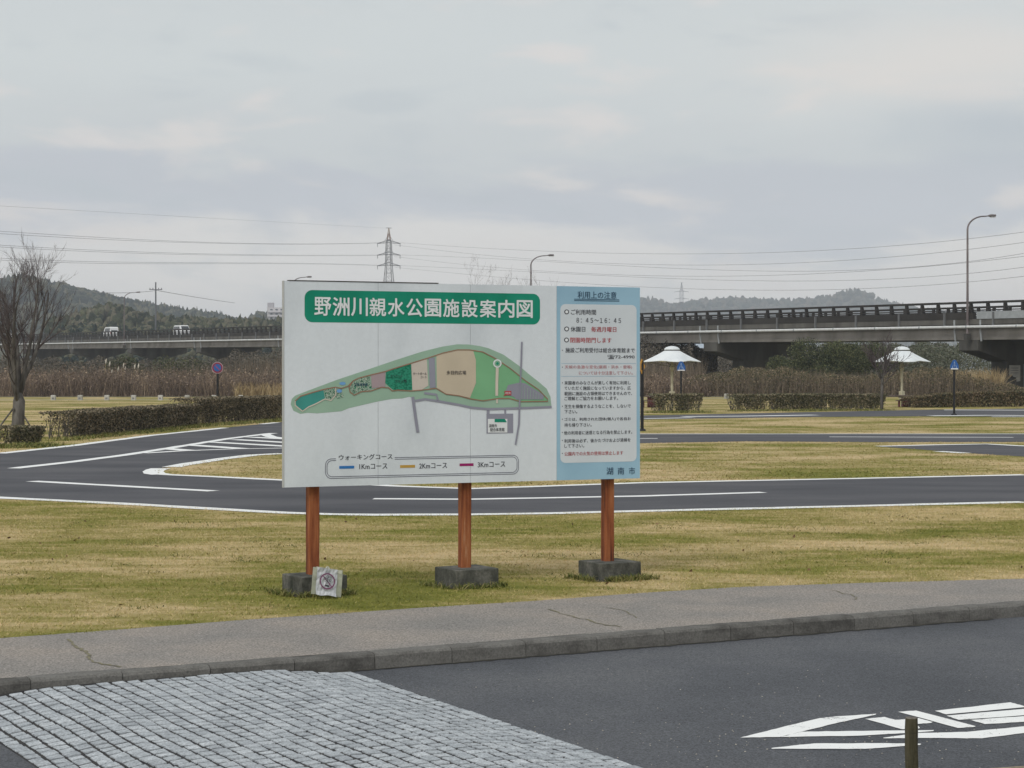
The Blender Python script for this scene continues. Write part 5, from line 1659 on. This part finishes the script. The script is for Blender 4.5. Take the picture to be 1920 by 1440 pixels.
RM = [(90, 612), (130, 604), (165, 590), (205, 582), (240, 588), (262, 600), (300, 602), (360, 608), (440, 612), (540, 612)]
tree_mass('bank_trees', 'pale bamboo and evergreen trees just beyond the left end of the bridge', slope_points(RM, 520, 600, 1100, 4, 0), 1.4, 2.1, fbam, .2)
RD_ = [(90, 620), (150, 612), (200, 616), (300, 622), (540, 622)]
tree_mass('bank_bushes', 'dark bushes showing above the bridge railing at left', slope_points(RD_, 470, 510, 600, 3, 0), .8, 1.0, fdark, .1)
RF = [(300, 690), (700, 625), (1050, 574), (1190, 568), (1215, 566), (1250, 576), (1285, 575), (1315, 568), (1380, 566), (1440, 568), (1500, 568), (1540, 565), (1570, 557), (1590, 551), (1607, 551), (1630, 558), (1650, 570), (1700, 580), (1760, 590), (1900, 592), (2300, 585), (2900, 610), (3500, 690)]
hill('far_hills', RF, 2600, 3400, fblue)
tree_mass('far_forest', 'hazy blue wooded ridge beyond the bridge at right', slope_points(RF, 2600, 3400, 6000, sink=1), 7.0, 6.5, fblue, .35)


def windows(root, cols, rows, f, m_, mf):
    for r in range(rows):
        for c_ in range(cols):
            p, sx, sz = f(c_, r)
            fr = MB().box(p, (sx * 1.15, .1, sz * 1.12)).build('window', mf, root)
            MB().box((p[0], p[1] - .07, p[2]), (sx, .06, sz)).build('pane', m_, fr)


M['pane'] = flat('pane', (0.05, 0.06, 0.075), .2)
d = 1380; s_ = d / F
x0, x1 = (501 - CX) * s_, (562 - CX) * s_; zt = H + (HY - 576.5) * s_
ap = thing('apartment_block', ((x0 + x1) / 2, d, 20), 'pale multi-storey apartment block beyond the trees at the left edge of the board', 'building')
MB().box(((x0 + x1) / 2, d + 5, zt - 13), (x1 - x0, 10, 26)).build('wall', flat('apartment_wall', (0.52, 0.50, 0.50)), ap)
MB().box((x0 + 2.2, d + 3, zt + .6), (4.2, 5, 5.6)).build('stair_tower', flat('tower_wall', (0.42, 0.40, 0.42)), ap)
for r in range(7):
    z = zt - 2.0 - 3.0 * r
    MB().box(((x0 + x1) / 2, d - .9, z - .9), (x1 - x0 - 1, 1.8, 1.15)).build('balcony', flat('balcony', (0.56, 0.54, 0.55)), ap)
    for k in range(6):
        p = (x0 + 3 + 3.6 * k, d - .03, z + .45)
        fr = MB().box(p, (2.0, .1, 1.2)).build('window', M['sign_white'], ap)
        MB().box((p[0], p[1] - .07, p[2]), (1.8, .06, 1.0)).build('pane', M['pane'], fr)
d = 330; s_ = d / F
x0, x1 = (1290 - CX) * s_, (1345 - CX) * s_; zt = H + (HY - 645) * s_
hs = thing('far_house', ((x0 + x1) / 2, d, 0), 'pale house with a blue-grey roof seen under the bridge beside the left parasol', 'building')
MB().box(((x0 + x1) / 2, d + 3, (zt - .6) / 2), (x1 - x0, 6, zt - .6)).build('wall', flat('house_wall', (0.42, 0.42, 0.46)), hs)
MB().box((x0 + 1.0, d - .12, (zt - 1) / 2 + .3), (1.2, .2, zt - 1.6)).build('tan_wall', flat('tan_wall', (0.36, 0.27, 0.2)), hs)
MB().hexa([(x0 - .4, d - .5, zt - .7), (x1 + .4, d - .5, zt - .7), (x1 + .4, d + 6.5, zt - .7), (x0 - .4, d + 6.5, zt - .7), (x0 + .6, d + 2, zt + .7), (x1 - .6, d + 2, zt + .7), (x1 - .6, d + 4, zt + .7), (x0 + .6, d + 4, zt + .7)]).build('roof', flat('house_roof', (0.36, 0.42, 0.48)), hs)
for k in range(3):
    p = (x0 + 2.3 + 1.05 * k, d - .05, zt - 1.5)
    fr = MB().box(p, (.85, .1, .8)).build('window', M['sign_white'], hs)
    MB().box((p[0], p[1] - .07, p[2]), (.7, .06, .65)).build('pane', M['pane'], fr)

# ------------------------------------------------------------------ haze
hz = MB(); hz.hexa([(-5000, -70, -1.3), (5000, -70, -1.3), (5000, 5200, -1.3), (-5000, 5200, -1.3), (-5000, -70, 145), (5000, -70, 145), (5000, 5200, 145), (-5000, 5200, 145)])
hm_ = bpy.data.materials.new('haze'); hm_.use_nodes = True
t = hm_.node_tree; t.nodes.clear()
pvn = N(t, 'ShaderNodeVolumePrincipled'); pvn.inputs['Density'].default_value = 0.00022; pvn.inputs['Color'].default_value = (0.83, 0.89, 1.0, 1)
mo = N(t, 'ShaderNodeOutputMaterial'); t.links.new(pvn.outputs[0], mo.inputs['Volume'])
ho = hz.build('haze', hm_, kind='stuff')
tag(ho, 'pale winter haze in the air over the river plain', 'haze')
